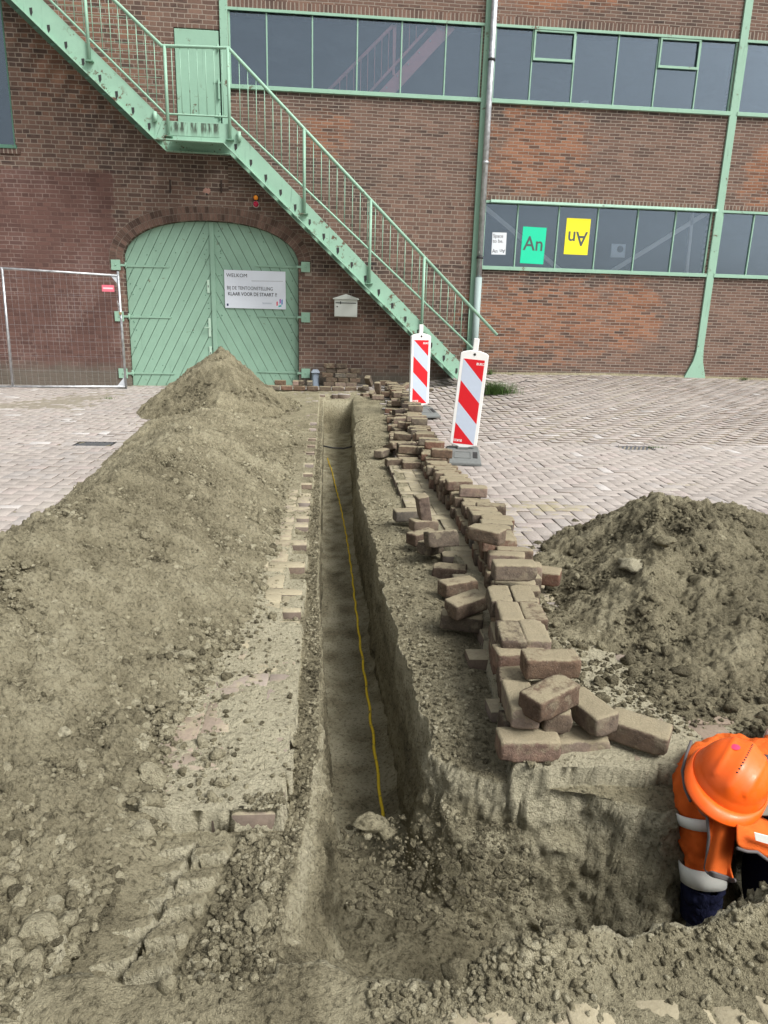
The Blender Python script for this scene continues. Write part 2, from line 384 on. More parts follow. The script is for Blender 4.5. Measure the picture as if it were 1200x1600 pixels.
def m_glass():
    k = NT('window_glass', .02, .5); t = k.t; out = t.nodes['Material Output']
    tr = t.nodes.new('ShaderNodeBsdfTransparent'); tr.inputs[0].default_value = (.94, .97, .99, 1)
    gl = t.nodes.new('ShaderNodeBsdfGlossy'); gl.inputs['Roughness'].default_value = .03; gl.inputs['Color'].default_value = (.72, .86, 1, 1)
    df = t.nodes.new('ShaderNodeBsdfDiffuse'); df.inputs[0].default_value = (.20, .27, .33, 1)  # bluish haze and the blue gloss tint stand in for reflected sky
    fr = k.n('Fresnel', 0, IOR=1.6); f2 = k.math('ADD', k.math('MULTIPLY', fr, 1.0), .05)
    wave = k.noise(k.pos(), 1.1, 2); b = t.nodes.new('ShaderNodeBump'); b.inputs['Strength'].default_value = .06; b.inputs['Distance'].default_value = .05; k.set(b.inputs['Height'], wave); t.links.new(b.outputs[0], gl.inputs['Normal'])
    m0 = t.nodes.new('ShaderNodeMixShader'); k.set(m0.inputs[0], k.rng(k.noise(k.map(k.pos(), (1, 1, 3)), 2.2, 5, .7), .35, .8, .03, .10)); t.links.new(tr.outputs[0], m0.inputs[1]); t.links.new(df.outputs[0], m0.inputs[2])
    m1 = t.nodes.new('ShaderNodeMixShader'); k.set(m1.inputs[0], f2); t.links.new(m0.outputs[0], m1.inputs[1]); t.links.new(gl.outputs[0], m1.inputs[2])
    t.links.new(m1.outputs[0], out.inputs[0]); return k.m
def m_galv():
    k = NT('galvanised_steel', .42, .5, .85); p = k.pos(); n = k.noise(p, 14, 4, .6)
    k.col(k.ramp(n, [(.3, (.36, .38, .40)), (.7, (.62, .64, .66))])); k.inp('Roughness', k.rng(n, .3, .7, .35, .6)); return k.m
def m_tintbrick():
    k = NT('arch_brick', .92, .15); p = k.pos(); c = k.attr('tint', 0); n = k.noise(p, 55, 5, .7)
    c = k.mix(.7, c, k.ramp(n, [(.28, (.6, .6, .6)), (.5, (1, 1, 1)), (.72, (1.35, 1.35, 1.35))]), 'MULTIPLY'); k.col(c); k.bump(n, .6, .004); return k.m
SOIL = m_soil(); PAVER = m_paver(); JOINT = m_ground(); LOOSE = m_brick_loose(); WALL = m_wall(); SOLDIER = m_wall('soldier'); ARCHB = m_tintbrick()
MINT = (.265, .445, .335)
GREEN = m_paint('mint_green_paint', MINT, .10, .6); GREEN_ST = m_paint('weathered_green_paint', MINT, .14, 1.15); GREEN_DOOR = m_paint('mint_green_boards', (.245, .405, .305), .12, .25, .6)
GREEN_DARK = m_paint('dark_green_paint', (.09, .21, .15), .1, .2)
GLASS = m_glass(); GALV = m_galv()
WHITE = m_simple('white_enamel', (.72, .73, .71), .45, var=.06); BLACK = m_simple('black_ink', (.025, .025, .03), .6); DARK = m_simple('dark_iron', (.03, .03, .03), .7)
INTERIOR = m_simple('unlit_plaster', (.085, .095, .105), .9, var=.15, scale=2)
# ------------------------------------------------------------ terrain functions
def tooth(y):
    k = np.floor(y/.209+.3).astype(np.int64); return -.105-.10*(((k*7919) >> 3) % 7 < 3+(y < 6))*((y > 3.1) & (y < 9.5))
XS0, XS1, YS0, YS1 = -3.0, 2.7, .45, 12.5
def xl(y): return ip(y, [.5, 1.3, 1.6, 1.9, 2.2, 2.5, 3, 3.7, 6, 12], [-.14, -.10, -.085, -.045, -.02, -.012, -.022, -.042, -.046, -.045])+.022*fbm(y, y*0, 2.2, 3, 2)+.010*perlin(y*14, y*0, 3)
def xr(y): return ip(y, [.5, 1.97, 2.36, 3.0, 3.73, 5.9, 8, 11.7], [.39, .375, .385, .355, .335, .30, .345, .44])+.030*fbm(y, y*0+3, 1.9, 3, 9)+.014*perlin(y*13, y*0, 7)+.035*np.maximum(perlin(y*3.3, y*0+5, 8)-.25, 0)
def wl(y): return ip(y, [1.2, 1.6, 1.9, 2.2, 2.5, 2.9, 3.7, 4.5, 12], [.20, .15, .10, .07, .055, .045, .035, .010, .008])
def wr(y): return ip(y, [1.9, 2.3, 3, 12], [.09, .06, .035, .03])
def yn(x): return ip(x, [-.3, -.12, 0, .08, .27, .4, .6, .85, 1.12, 2.4], [1.6, 1.42, 1.28, 1.215, 1.20, 1.26, 1.30, 1.295, 1.33, 1.33])+.02*fbm(x, x*0, 5, 3, 4)
def yf(x): return ip(x, [.3, .40, .47, .62, .85, 1.06, 1.3, 1.7, 2.4], [2.25, 2.12, 2.06, 1.98, 1.91, 1.82, 1.92, 2.2, 2.2])+.02*fbm(x, x*0, 5, 3, 6)
YEND = 11.72
def pit(x, y):
    dl = (x-xl(y))/wl(y); dn = (y-yn(x))/ip(x, [0, .3, .45, .6], [.42, .36, .16, .09]); df = (yf(x)-y)/ip(x, [.4, .6, .9], [.17, .15, .12]); dr = (2.3-x)/.1
    pt = np.minimum(np.minimum(dl, (xr(y)-x)/wr(y)), np.minimum(dn, (YEND-y)/.05))
    pp = np.minimum(np.minimum(dl, dn), np.minimum(df, dr))
    return np.clip(np.maximum(pt, pp), 0, 1)
def heap_ridge(x, y):
    xf = ip(y, [.4, 1.25, 1.6, 2.2, 2.63, 3.28, 4.3, 7.7, 9.3], [-.70, -.56, -.50, -.52, -.45, -.34, -.31, -.37, -.45])+.06*fbm(y, y*0, 1.5, 3, 1)
    cx = ip(y, [.4, 1.2, 2.0, 3, 4, 5.2, 6.2, 7.8, 9], [-1.75, -1.6, -1.42, -1.26, -1.15, -1.16, -1.22, -1.36, -1.45])+.05*fbm(y, y*0, .9, 2, 5)
    hc = ip(y, [.4, 1.2, 2, 3, 5, 7.5, 8.8, 9.6], [.34, .42, .48, .52, .50, .38, .24, .05])*(1+.10*fbm(y, y*0, .7, 2, 8))
    tr = (xf-x)/(xf-cx); tl = (x-(cx-.82))/.82
    t = np.minimum(tr, tl); t = np.where(t > .8, .8+.2*(1-np.exp(-(t-.8)/.2))*.9, t)
    return np.where(t > 0, hc*np.maximum(t, 0)**1.12, t*.5)
def heap_cone(x, y):
    dx = (x+1.50)/np.where(x > -1.5, .98, 1.17); dy = (y-10.6)/np.where(y < 10.6, 1.55, 1.25)
    r = np.sqrt(dx*dx+dy*dy+.0012); r = r*(1+.05*fbm(x, y, 1.2, 2, 3)); return np.where(r < 1, .84*np.abs(1-r)**1.08, .6*(1-r))
def heap_right(x, y):
    t = np.clip((x-2.0)/1.6, 0, 1); dx = x-(2.08+1.6*t); dy = y-(4.0-.3*t)
    a = .47-.20*t-np.sqrt((dx*.60)**2+(dy*np.where(dy > 0, .62, .225))**2+.0008)
    px, py, qx, qy = 2.0, 4.0, 1.50, 2.95
    u = np.clip(((x-px)*(qx-px)+(y-py)*(qy-py))/((qx-px)**2+(qy-py)**2), 0, 1)
    b = .43-.20*u-np.hypot(x-(px+u*(qx-px)), y-(py+u*(qy-py)))*.62
    c = .30-np.sqrt(((x-2.3)*.25)**2+((y-2.95)*.34)**2)
    h = np.maximum(np.maximum(a, b), c*.85)
    h = np.where(h > 0, .46*np.maximum(h/.46, 0)**1.3, h*.6)+.0
    # a smooth scoop left by a shovel
    sc = .17*np.exp(-(((x-2.85)/.50)**2+((y-3.30)/.28)**2)); h = h-sc
    return h+.06*fbm(x, y, 1.8, 4, 12)+.035*(.25-np.abs(fbm(x, y, 3.1, 3, 15)))
def removed(x, y):
    """1 where the pavers have been lifted"""
    a = (x > tooth(y)) & (x < ip(y, [1.9, 2.0, 2.9, 3.6, 4.7, 5.2, 7, 7.6, 12], [.60, .62, .72, .80, .78, .62, .64, .84, .95])) & (y < YEND+.22) & (y > 1.75)
    b = (x > -.58) & (x < -.10) & (y > 1.215) & (y < 1.775)
    c = (x > -.12) & (x < 2.3) & (y > 1.255) & (y < 1.95)
    return a | b | c
def TRX(y): return ip(y, [1.0, 1.25, 1.45, 1.75], [-.475, -.445, -.40, -.335])
def soil_parts(x, y):
    zg = rise(x, y)
    n1 = fbm(x, y, 3.0, 4, 1); n2 = fbm(x, y, 11, 4, 2); n3 = fbm(x, y, 42, 3, 3)
    wx = x+.008*perlin(x*55, y*55, 4); wy = y+.008*perlin(x*55+9, y*55, 6)
    lump = np.maximum(lumps(wx, wy, .055, .004, .020, .55, 1), lumps(wx, wy, .024, .002, .009, .7, 2))
    big = lumps(wx, wy, .16, .012, .045, .35, 3)
    # paved: joint level, dusted near the works
    left = ss(x, -1.9, -.9)*ss(-x, .0, .12); rt = ss(x, .5, .62)*ss(-x, -1.45, -1.05)*ss(-y, -4.9, -4.2); south = ss(-y, -1.42, -1.2)*ss(x, -1.2, -.7)
    bank = ss(-np.abs(x-.2), -.62, -.38)*ss(y, 1.9, 2.2)
    cov = np.clip(left+rt+south*.95+bank*.8, 0, 1)
    lap = np.exp(-((x+.45)/.25)**2)*ss(-y, -3.2, -2.0)*ss(y, 1.6, 1.9)
    zp = -.009+cov*(.0155+.011*n2+.009*n1+.0035*n3+lump*.35*ss(n1+n2*.6, .05, .4)+.010*ss(x, .75, 1.0)*ss(y, 1.98, 2.1)*ss(-y, -3.2, -2.6)+.012*ss(-x, -.05, .1)*ss(-y, -1.9, -1.7)-.008*ss(-y, -1.17, -1.13)*ss(x, .15, .3)+.022*ss(-x, .40, .46)*ss(-y, -1.9, -1.8)+.022*ss(-y, -1.23, -1.2)*ss(y, 1.08, 1.14)*ss(-x, .05, .1)+lap*.0045*fbm(x, y, 34, 3, 9))
    zp = zp-.005*lap-.010*ss(x, -.36, -.25)*ss(y, 3.2, 3.5)*ss(-y, -6, -5.4)
    # lifted: sand bed
    rem = removed(x, y)
    # distance-like soft edge
    zb = -.070+.030*ss(-x, -.02, .03)*ss(y, 1.9, 2.1)+.012*n1+.010*n2+.005*n3+lump*.9+big*.25
    near = ss(-x, .05, .16)*ss(-y, -1.8, -1.72)*ss(y, 1.2, 1.24)
    zb = zb+near*(.030+.018*n1+lump*.5)
    # banks thrown beside the cut
    rb = ss(x, .36, .5)*ss(-x, -.8, -.58)*ss(y, 2.0, 2.3)
    zb = zb+rb*(.030*ss(-y, -9, -5)+.020*n1)+.05*ss(y, 7, 7.8)*ss(x, .34, .5)
    lip = np.exp(-((y-(yn(x)-.03))/.055)**2)*ss(x, .28, .5)*(1-pit(x, y)); zl = lip*(.050+.03*n1+.02*n2+lump)
    mound = .17*np.exp(-(((x-1.32)/.26)**2+((y-1.30)/.11)**2))+.10*np.exp(-(((x-1.05)/.16)**2+((y-1.27)/.08)**2))
    bx = .035*np.exp(-(((x-.45)/.10)**2+((y-1.225)/.03)**2))+.0
    # wheel track
    u = (x-TRX(y))/.105; ph = (y-.22*u*.105)/.088+np.where(u > 0, .5, 0)
    lug = ss(np.sin(2*np.pi*ph), -.12, .22)*ss(-np.abs(u), -1.0, -.8)*ss(-y, -1.74, -1.68)*ss(y, 1.25, 1.3)
    inside = ss(-np.abs(u), -1.05, -.9)*ss(-y, -1.76, -1.68)*ss(y, 1.23, 1.28)
    zb = zb*(1-inside)+inside*(-.054+.036*lug+.006*n1+.002*n3)
    top = np.where(rem, zb, zp)
    top = top+zl+(mound+bx)*ss(-pit(x, y), -.5, 0)
    return zg, top, rem, lump, big, n1, n2, n3, inside
def soil(x, y):
    zg, top, rem, lump, big, n1, n2, n3, ins = soil_parts(x, y)
    p = pit(x, y)
    fl = -.60+.018*n1+.006*n3+lump*.35+ss(-y, -2.55, -2.2)*(lump*1.0+big*.7+.030*n2)+.02*np.sin(x*9)*0
    fl = fl+np.clip((2.35-y)/.9, 0, 1)*ss(-x, -.85, -.40)*(.20+.05*n1)       # loose spoil at the mouth
    fl = fl-ss(x, .45, .85)*ss(-y, -2.3, -2.1)*.26
    edge = ss(x, xl(y)+wl(y)+.07, xl(y)+wl(y))*0
    fl = fl+.035*np.exp(-np.abs(x-(xr(y)-wr(y)))/.035)*ss(y, 2.1, 2.4)+.02*np.exp(-np.abs(x-(xl(y)+wl(y)))/.03)
    fl = fl+np.exp(-((y-4.55)/.25)**2)*.03+np.exp(-((y-8.9)/.4)**2)*.05
    s = p
    return zg+top*(1-s)+fl*s, p, rem, ins, n1
def normals_grid(P):
    du = np.gradient(P, axis=1); dv = np.gradient(P, axis=0); n = np.cross(du, dv); n /= np.linalg.norm(n, axis=2)[..., None]+1e-12
    return n*np.sign(n[..., 2:3]+1e-9)
def grid_mesh(name, P, keep=None, attrs=None):
    h, w, _ = P.shape; idx = np.arange(h*w).reshape(h, w)
    q = np.stack([idx[:-1, :-1], idx[:-1, 1:], idx[1:, 1:], idx[1:, :-1]], -1).reshape(-1, 4)
    V = P.reshape(-1, 3)
    if keep is not None:
        q = q[keep[q].any(1)] if keep.ndim == 1 else q[keep.reshape(-1)]
        used = np.zeros(len(V), bool); used[q.reshape(-1)] = True; rm = np.cumsum(used)-1; V = V[used]; q = rm[q]
        attrs = {k: a.reshape(-1)[used] for k, a in (attrs or {}).items()}
    me = bpy.data.meshes.new(name); me.vertices.add(len(V)); me.vertices.foreach_set('co', V.astype(np.float32).reshape(-1))
    me.loops.add(q.size); me.loops.foreach_set('vertex_index', q.astype(np.int32).reshape(-1)); me.polygons.add(len(q))
    me.polygons.foreach_set('loop_start', np.arange(0, q.size, 4, dtype=np.int32)); me.polygons.foreach_set('loop_total', np.full(len(q), 4, np.int32))
    me.polygons.foreach_set('use_smooth', np.ones(len(q), bool)); me.update(calc_edges=True)
    for k, a in (attrs or {}).items():
        at = me.attributes.new(k, 'FLOAT', 'POINT'); at.data.foreach_set('value', a.reshape(-1).astype(np.float32))
    return me
def adaptive(a, b, f):
    out = [a]
    while out[-1] < b: out.append(out[-1]+f(out[-1]))
    return np.array(out)

# ------------------------------------------------------------ soil sheet with the trench and the pit
def dyf(y):
    if 1.68 < y < 2.08: return .0025
    if y < 1.5: return .005
    return min(max(.0032*y, .0045), .022)
ys = adaptive(YS0, YS1-.02, dyf); ys[-1] = YS1
segs = [(110, 1), (100, 1), (40, 1), (44, 1), (110, 1), (70, 1), (90, 1), (60, 1)]
Yg = ys[:, None]
knots = [ys*0+XS0, ys*0-1.15, xl(ys)-.30, xl(ys)-.012, xl(ys)+wl(ys)+.012, xr(ys)-wr(ys)-.012, xr(ys)+.012, ys*0+1.45, ys*0+XS1]
ns = [95, 120, 42, 52, 50, 46, 150, 62]
cols = []
for i, n in enumerate(ns):
    t = np.linspace(0, 1, n, endpoint=False)
    cols.append(knots[i][:, None]+(knots[i+1]-knots[i])[:, None]*t[None, :])
cols.append(knots[-1][:, None]); X = np.concatenate(cols, 1); Y = np.repeat(Yg, X.shape[1], 1)
Z, PT, REM, INS, N1 = soil(X, Y)
P = np.stack([X, Y, Z], -1); Nn = normals_grid(P)
steep = 1-np.clip(Nn[..., 2], 0, 1)
wall = ss(steep, .35, .8)
d3 = fbm3(X, Y, Z*1.0, 9, 4, 3); d3b = fbm3(X, Y, Z, 45, 3, 5); d3c = fbm3(X*1.0, Y*3.2, Z*.35, 9, 3, 8)
mouth = ss(-Y, -2.7, -2.1); ridg = 1-np.abs(fbm3(X, Y, Z, 5.5, 4, 11))*2.6
pw = ss(X, .45, .6)*ss(Y, 1.5, 1.6); disp = wall*((.012+.022*mouth+.004*pw)*d3+.006*d3b*(1+mouth)+.008*d3c*(1-mouth)+mouth*.024*(ridg-.6))
lb = ss(-np.abs(X-xl(Y)-.02), -.12, -.04)*ss(-Y, -11, -9); disp = disp+lb*(.012*fbm3(X, Y, Z, 26, 3, 14)+.010*fbm3(X, Y, Z, 60, 2, 15)); disp = disp+(1-wall)*(.0030*d3b)*np.where(REM | (PT > .3), 1, .25)*(1-INS)
disp = disp*ss(X, XS0, XS0+.1)*ss(-X, -XS1, -XS1+.1)
P = P+Nn*disp[..., None]
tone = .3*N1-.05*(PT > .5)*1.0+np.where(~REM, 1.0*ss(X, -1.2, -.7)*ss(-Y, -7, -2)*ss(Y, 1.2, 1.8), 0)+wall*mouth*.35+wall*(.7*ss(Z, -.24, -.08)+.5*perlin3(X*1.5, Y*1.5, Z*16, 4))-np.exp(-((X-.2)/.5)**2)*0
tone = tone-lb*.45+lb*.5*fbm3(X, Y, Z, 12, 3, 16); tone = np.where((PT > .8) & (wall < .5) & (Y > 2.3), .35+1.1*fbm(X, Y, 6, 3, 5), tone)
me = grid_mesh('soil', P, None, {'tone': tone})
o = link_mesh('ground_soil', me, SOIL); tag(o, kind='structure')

# wide ground under the paving, open where the soil sheet lies
gx = np.array([-60, -20, -8, -6, XS0, .0, 1.5, XS1, 4, 5.3, 9, 20, 60]); gy = np.array([-40, -5, YS0, 4, 8.2, YS1, 12.9, 13.2, 13.5, 20, 60])
XX, YY = np.meshgrid(gx, gy); ZZ = rise(XX, np.minimum(YY, 13.2))-.008
kp = np.ones((len(gy)-1, len(gx)-1), bool)
for i in range(len(gy)-1):
    for j in range(len(gx)-1):
        if gx[j] >= XS0 and gx[j+1] <= XS1 and gy[i] >= YS0 and gy[i+1] <= YS1: kp[i, j] = False
o = link_mesh('ground', grid_mesh('ground', np.stack([XX, YY, ZZ], -1), kp), JOINT); tag(o, kind='structure')

# ------------------------------------------------------------ herringbone paving, every paver a bevelled block
GRATES = [(G(148, 693)[0], G(148, 693)[1]), (3.62, 7.98)]
def pavers():
    mod = .1045; gap = .0013; H = []
    x0, x1, y0, y1 = -8, 12, -1.5, 13.14
    i = np.arange(int(x0/mod), int(x1/mod)); j = np.arange(int(y0/mod), int(y1/mod)+1)
    I, J = np.meshgrid(i, j); K = (I-J) % 4
    out = []
    for kind in (0, 2):
        m = K == kind; a = I[m]*mod; b = J[m]*mod
        if kind == 0: xa, xb, ya, yb = a, a+2*mod, b, b+mod
        else: xa, xb, ya, yb = a, a+mod, b-mod, b+mod
        out.append(np.stack([xa, xb, ya, yb], -1))
    A = np.concatenate(out); A[:, 0:2] -= .115 % mod
    cx = (A[:, 0]+A[:, 1])/2; cy = (A[:, 2]+A[:, 3])/2
    keep = (A[:, 3] < 13.17)
    keep &= ~removed(cx, cy)
    # nothing may hang over the cut
    for ex in (0, 1):
        for ey in (2, 3): keep &= np.maximum(pit(A[:, ex], A[:, ey]), pit(A[:, ex], A[:, ey]-.035)) < .02
    keep &= np.maximum(np.maximum(heap_ridge(cx, cy), heap_cone(cx, cy)), heap_right(cx, cy)) < .09
    for gx_, gy_ in GRATES: keep &= ~((np.abs(cx-gx_) < .27) & (np.abs(cy-gy_) < .19))
    keep &= ~((cx < -.36) & (cy < 1.9) & (cy > 1.0)); keep &= ~((np.abs(cx) > 5) & (cy < 1)); A = A[keep]; cx = cx[keep]; cy = cy[keep]; n = len(A); rg = np.random.default_rng(11)
    far = np.hypot(cx, cy)
    z = rise(cx, cy)+rg.normal(0, .0014, n)+.004*perlin(cx*.9, cy*.9)
    tx = rg.normal(0, .0012, (n, 2)); be = .005
    V = np.zeros((n, 12, 3))
    ca = [(0, 2), (1, 2), (1, 3), (0, 3)]
    for q, (ix, iy) in enumerate(ca):
        sx = 1 if ix == 0 else -1; sy = 1 if iy == 2 else -1
        X0 = A[:, ix]+sx*gap; Y0 = A[:, iy]+sy*gap
        dz = tx[:, 0]*(-sx)+tx[:, 1]*(-sy)
        V[:, q] = np.stack([X0+sx*be, Y0+sy*be, z+dz], -1); V[:, 4+q] = np.stack([X0, Y0, z+dz-.004], -1); V[:, 8+q] = np.stack([X0, Y0, z-.078], -1)
    F = [(0, 1, 2, 3)]+[(4+a, 4+(a+1) % 4, (a+1) % 4, a) for a in range(4)]+[(8+a, 8+(a+1) % 4, 4+(a+1) % 4, 4+a) for a in range(4)]
    F = np.array(F); q = (F[None]+(np.arange(n)*12)[:, None, None]).reshape(-1, 4)
    me = bpy.data.meshes.new('paving'); me.vertices.add(n*12); me.vertices.foreach_set('co', V.astype(np.float32).reshape(-1))
    me.loops.add(q.size); me.loops.foreach_set('vertex_index', q.astype(np.int32).reshape(-1)); me.polygons.add(len(q))
    me.polygons.foreach_set('loop_start', np.arange(0, q.size, 4, dtype=np.int32)); me.polygons.foreach_set('loop_total', np.full(len(q), 4, np.int32)); me.update(calc_edges=True)
    pal = np.array([[.42, .385, .355], [.405, .37, .34], [.43, .395, .365], [.395, .36, .33], [.43, .38, .355], [.40, .375, .355], [.56, .545, .53], [.36, .33, .305], [.42, .39, .35]])
    pi = rg.choice(len(pal), n, p=[.2, .2, .14, .12, .1, .12, .022, .048, .05]); pal = pal*np.array([.87, .855, .85]); c = pal[pi]*rg.normal(1, .022, (n, 1))*(1+.10*perlin(cx*.5, cy*.5, 4))[:, None]
    c = np.clip(c*np.where((((cy < 3.2) & (np.abs(cx) < 2)) | ((cx < 0) & (cx > -1.2) & (cy < 10.5)))[:, None], np.array([[.70, .62, .52]]), 1), .02, .42+.3*(cy > 3.2)[:, None]); c4 = np.concatenate([c, np.ones((n, 1))], 1)
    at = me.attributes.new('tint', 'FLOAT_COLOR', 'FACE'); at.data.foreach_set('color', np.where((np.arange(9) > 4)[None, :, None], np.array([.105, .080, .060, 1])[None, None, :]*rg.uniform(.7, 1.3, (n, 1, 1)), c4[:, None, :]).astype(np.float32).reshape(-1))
    dist = np.where(cx < 0, np.minimum(np.abs(cx+1.9), 9)*(cx < -1.9), np.maximum(cx-1.1, 0))
    du = .42*np.exp(-dist/.55)+.10*(cy < 1.7)+.30*np.exp(-((cx-2.2)**2+(cy-4.6)**2)/1.2)+.55*np.exp(-(((cx-1.75)/.35)**2+((cy-5.25)/.16)**2))+.6*np.exp(-(((cx-3.35)/.45)**2+((cy-6.1)/.09)**2))+.55*np.exp(-((13.15-cy)/.22))*(cx > 2.6)+.35*(((cx > -1) & (cx < 1.2) & (cy < 4) & (cy > 3)))
    du = np.clip(du-.10, 0, .75)+(.25*((cx < 0) & (cy > 2.6))+.16*(cy < 1.9)+.35*((cx > .5) & (cx < 1.0))+.10)*((cx > -1.2) & (cx < 1.4) & (cy < 7.2))
    at = me.attributes.new('dust', 'FLOAT', 'FACE'); at.data.foreach_set('value', (np.repeat(du, 9)*np.tile((np.arange(9) < 5)*1.0, n)).astype(np.float32))
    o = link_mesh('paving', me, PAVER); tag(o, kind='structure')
pavers()

# ------------------------------------------------------------ spoil heaps
def heap(name, fn, x0, x1, y0, y1, dx, dyfun, label, tonebase, amp=1.0):
    ys = adaptive(y0, y1, dyfun); xs = np.arange(x0, x1, dx); X, Y = np.meshgrid(xs, ys)
    h = fn(X, Y); on = ss(h, -.02, .05)
    n1 = fbm(X, Y, 2.6, 3, 21); n2 = fbm(X, Y, 12, 4, 22); n3 = fbm(X, Y, 45, 3, 23)
    WX = X+.008*perlin(X*55, Y*55, 4); WY = Y+.008*perlin(X*55+9, Y*55, 6)
    lp = np.maximum(lumps(WX, WY, .05, .004, .019, .7, 5), lumps(WX, WY, .022, .002, .008, .8, 6)); bg_ = lumps(WX, WY, .15, .010, .038, .35, 7)
    rid = (1-np.abs(fbm(X, Y, 4.5, 4, 31))*3)
    Z = rise(X, Y)+h+on*amp*(.034*n1+.020*n2+.010*n3+.012*rid+.007*(1-np.abs(fbm(X, Y, 17, 3, 41))*3)+lp*.9+bg_*.5)-(1-on)*.004
    P = np.stack([X, Y, Z], -1); N = normals_grid(P); P = P+N*(on*(.010*fbm3(X, Y, Z, 32, 3, 2)+.006*fbm3(X, Y, Z, 80, 2, 4)))[..., None]
    keep = (Z-rise(X, Y) > -.035).reshape(-1)
    tone = tonebase+.5*n1+.25*rid-.2
    o = link_mesh(name, grid_mesh(name, P, keep, {'tone': tone}), SOIL); me = o.data
    c = Vector(((x0+x1)/2, (y0+y1)/2, 0)); me.transform(Matrix.Translation(-c)); o.location = c
    tag(o, label, 'soil heap')
    return lambda x, y: rise(x, y)+fn(x, y)
d1 = lambda y: min(max(.0036*y, .0045), .026)
HZ1 = heap('soil_heap', heap_ridge, -2.7, -.12, .8, 9.75, .0065, d1, 'long ridge of dug sandy soil running along the left side of the trench', .0, 1.55)
HZ2 = heap('soil_heap', heap_cone, -3.0, .2, 8.9, 12.2, .016, lambda y: .02, 'pointed cone of grey soil in front of the green arched door', -.15, 2.2)
HZ3 = heap('soil_heap', heap_right, .95, 5.0, 1.95, 5.6, .0085, lambda y: min(max(.004*y, .007), .02), 'broad dark heap of damp soil right of the brick row', -.2, 1.3)

# ------------------------------------------------------------ crumbs and clods lying about (uncountable)
def ico(sub, seed, rough=.28):
    bm = bmesh.new(); bmesh.ops.create_icosphere(bm, subdivisions=sub, radius=1)
    v = np.array([p.co[:] for p in bm.verts]); f = [tuple(q.index for q in p.verts) for p in bm.faces]; bm.free()
    s = seed*3.7
    d = 1+rough*1.5*perlin3(v[:, 0]*1.3+s, v[:, 1]*1.3+s, v[:, 2]*1.3, seed)+rough*.8*perlin3(v[:, 0]*3+s, v[:, 1]*3, v[:, 2]*3+s, seed+3)
    v = v*d[:, None]; v[:, 2] *= .8
    for q in range(5):
        n = np.random.default_rng(seed*13+q).normal(size=3); n /= np.linalg.norm(n); e = v@n; v = v-np.outer(np.maximum(e-.62, 0)*.9, n)
    return v, np.array(f)
def ground_at(x, y):
    zs = soil(x, y)[0]
    return np.maximum(zs, np.maximum(np.maximum(HZ1(x, y), HZ2(x, y)), HZ3(x, y)))
def clods(name, n, sub, region, rmin, rmax, pw, seed, tone):
    rg = np.random.default_rng(seed); x, y = region(rg, n); keepm = removed(x, y)
    z = ground_at(x, y); r = rmin+(rmax-rmin)*rg.random(len(x))**pw; cl = fbm(x, y, 3.5, 3, seed)+.35*rg.normal(size=len(x)); q_ = cl > -.12; x, y, z, r = x[q_], y[q_], z[q_], r[q_]
    p = pit(x, y); ok = (p < .01) | (p > .98); x, y, z, r = x[ok], y[ok], z[ok], r[ok]
    var = [ico(sub, s, .42) for s in range(6)]; V = []; F = []; T = []; k = 0; vi = rg.integers(0, 6, len(x))
    for q in range(6):
        m = vi == q; n_ = int(m.sum()); v, f = var[q]; nv = len(v)
        if not n_: continue
        a = rg.uniform(0, 6.28, n_)[:, None]; c, s = np.cos(a), np.sin(a); sc = r[m][:, None, None]*rg.uniform(.75, 1.25, (n_, 1, 3)); w = v[None]*sc
        V.append(np.stack([w[..., 0]*c-w[..., 1]*s+x[m][:, None], w[..., 0]*s+w[..., 1]*c+y[m][:, None], w[..., 2]+(z[m]+r[m]*.36)[:, None]], -1).reshape(-1, 3))
        F.append((f[None]+k+np.arange(n_)[:, None, None]*nv).reshape(-1, 3)); T.append(np.repeat(tone+rg.normal(0, .40, n_), nv)); k += n_*nv
    V = np.concatenate(V); F = np.concatenate(F); T = np.concatenate(T)
    me = bpy.data.meshes.new(name); me.vertices.add(len(V)); me.vertices.foreach_set('co', V.astype(np.float32).reshape(-1)); me.loops.add(F.size); me.loops.foreach_set('vertex_index', F.astype(np.int32).reshape(-1))
    me.polygons.add(len(F)); me.polygons.foreach_set('loop_start', np.arange(0, F.size, 3, dtype=np.int32)); me.polygons.foreach_set('loop_total', np.full(len(F), 3, np.int32)); me.polygons.foreach_set('use_smooth', np.full(len(F), sub > 1)); me.update(calc_edges=True)
    at = me.attributes.new('tone', 'FLOAT', 'POINT'); at.data.foreach_set('value', T.astype(np.float32))
    o = link_mesh(name, me, SOIL); tag(o, 'loose crumbs and small clods of soil scattered over the diggings', 'soil crumbs', kind='stuff')
def reg_left(rg, n):
    y = 1.0+8.5*rg.random(n)**1.7; x = ip(y, [1, 2.5, 9], [-.85, -.85, -.85])+rg.normal(0, .42, n); m = (x < -.12) & (x > -2.4) & (np.abs(x-TRX(y)) > .13*(y < 1.8)) & ((heap_ridge(x, y) > -.02) | (rg.random(n) < .25)); return x[m], y[m]
def reg_right(rg, n):
    x = rg.uniform(1.0, 3.4, n); y = rg.uniform(2.1, 4.9, n); m = heap_right(x, y) > -.05; return x[m], y[m]
def reg_near(rg, n):
    x = rg.uniform(-.62, -.12, n); y = rg.uniform(1.2, 1.85, n); m = ~((np.abs(x-TRX(y)) < .115)); return x[m], y[m]
def reg_mouth(rg, n):
    x = rg.uniform(.0, .62, n); y = rg.uniform(1.3, 1.95, n); return x, y
def reg_lip(rg, n):
    x = rg.uniform(.1, 1.5, n); y = yn(x)-np.abs(rg.normal(0, .07, n)); return x, y
def reg_bank(rg, n):
    y = 1.9+8*rg.random(n)**1.6; x = xr(y)+np.abs(rg.normal(0, .16, n))+.01; return x, y
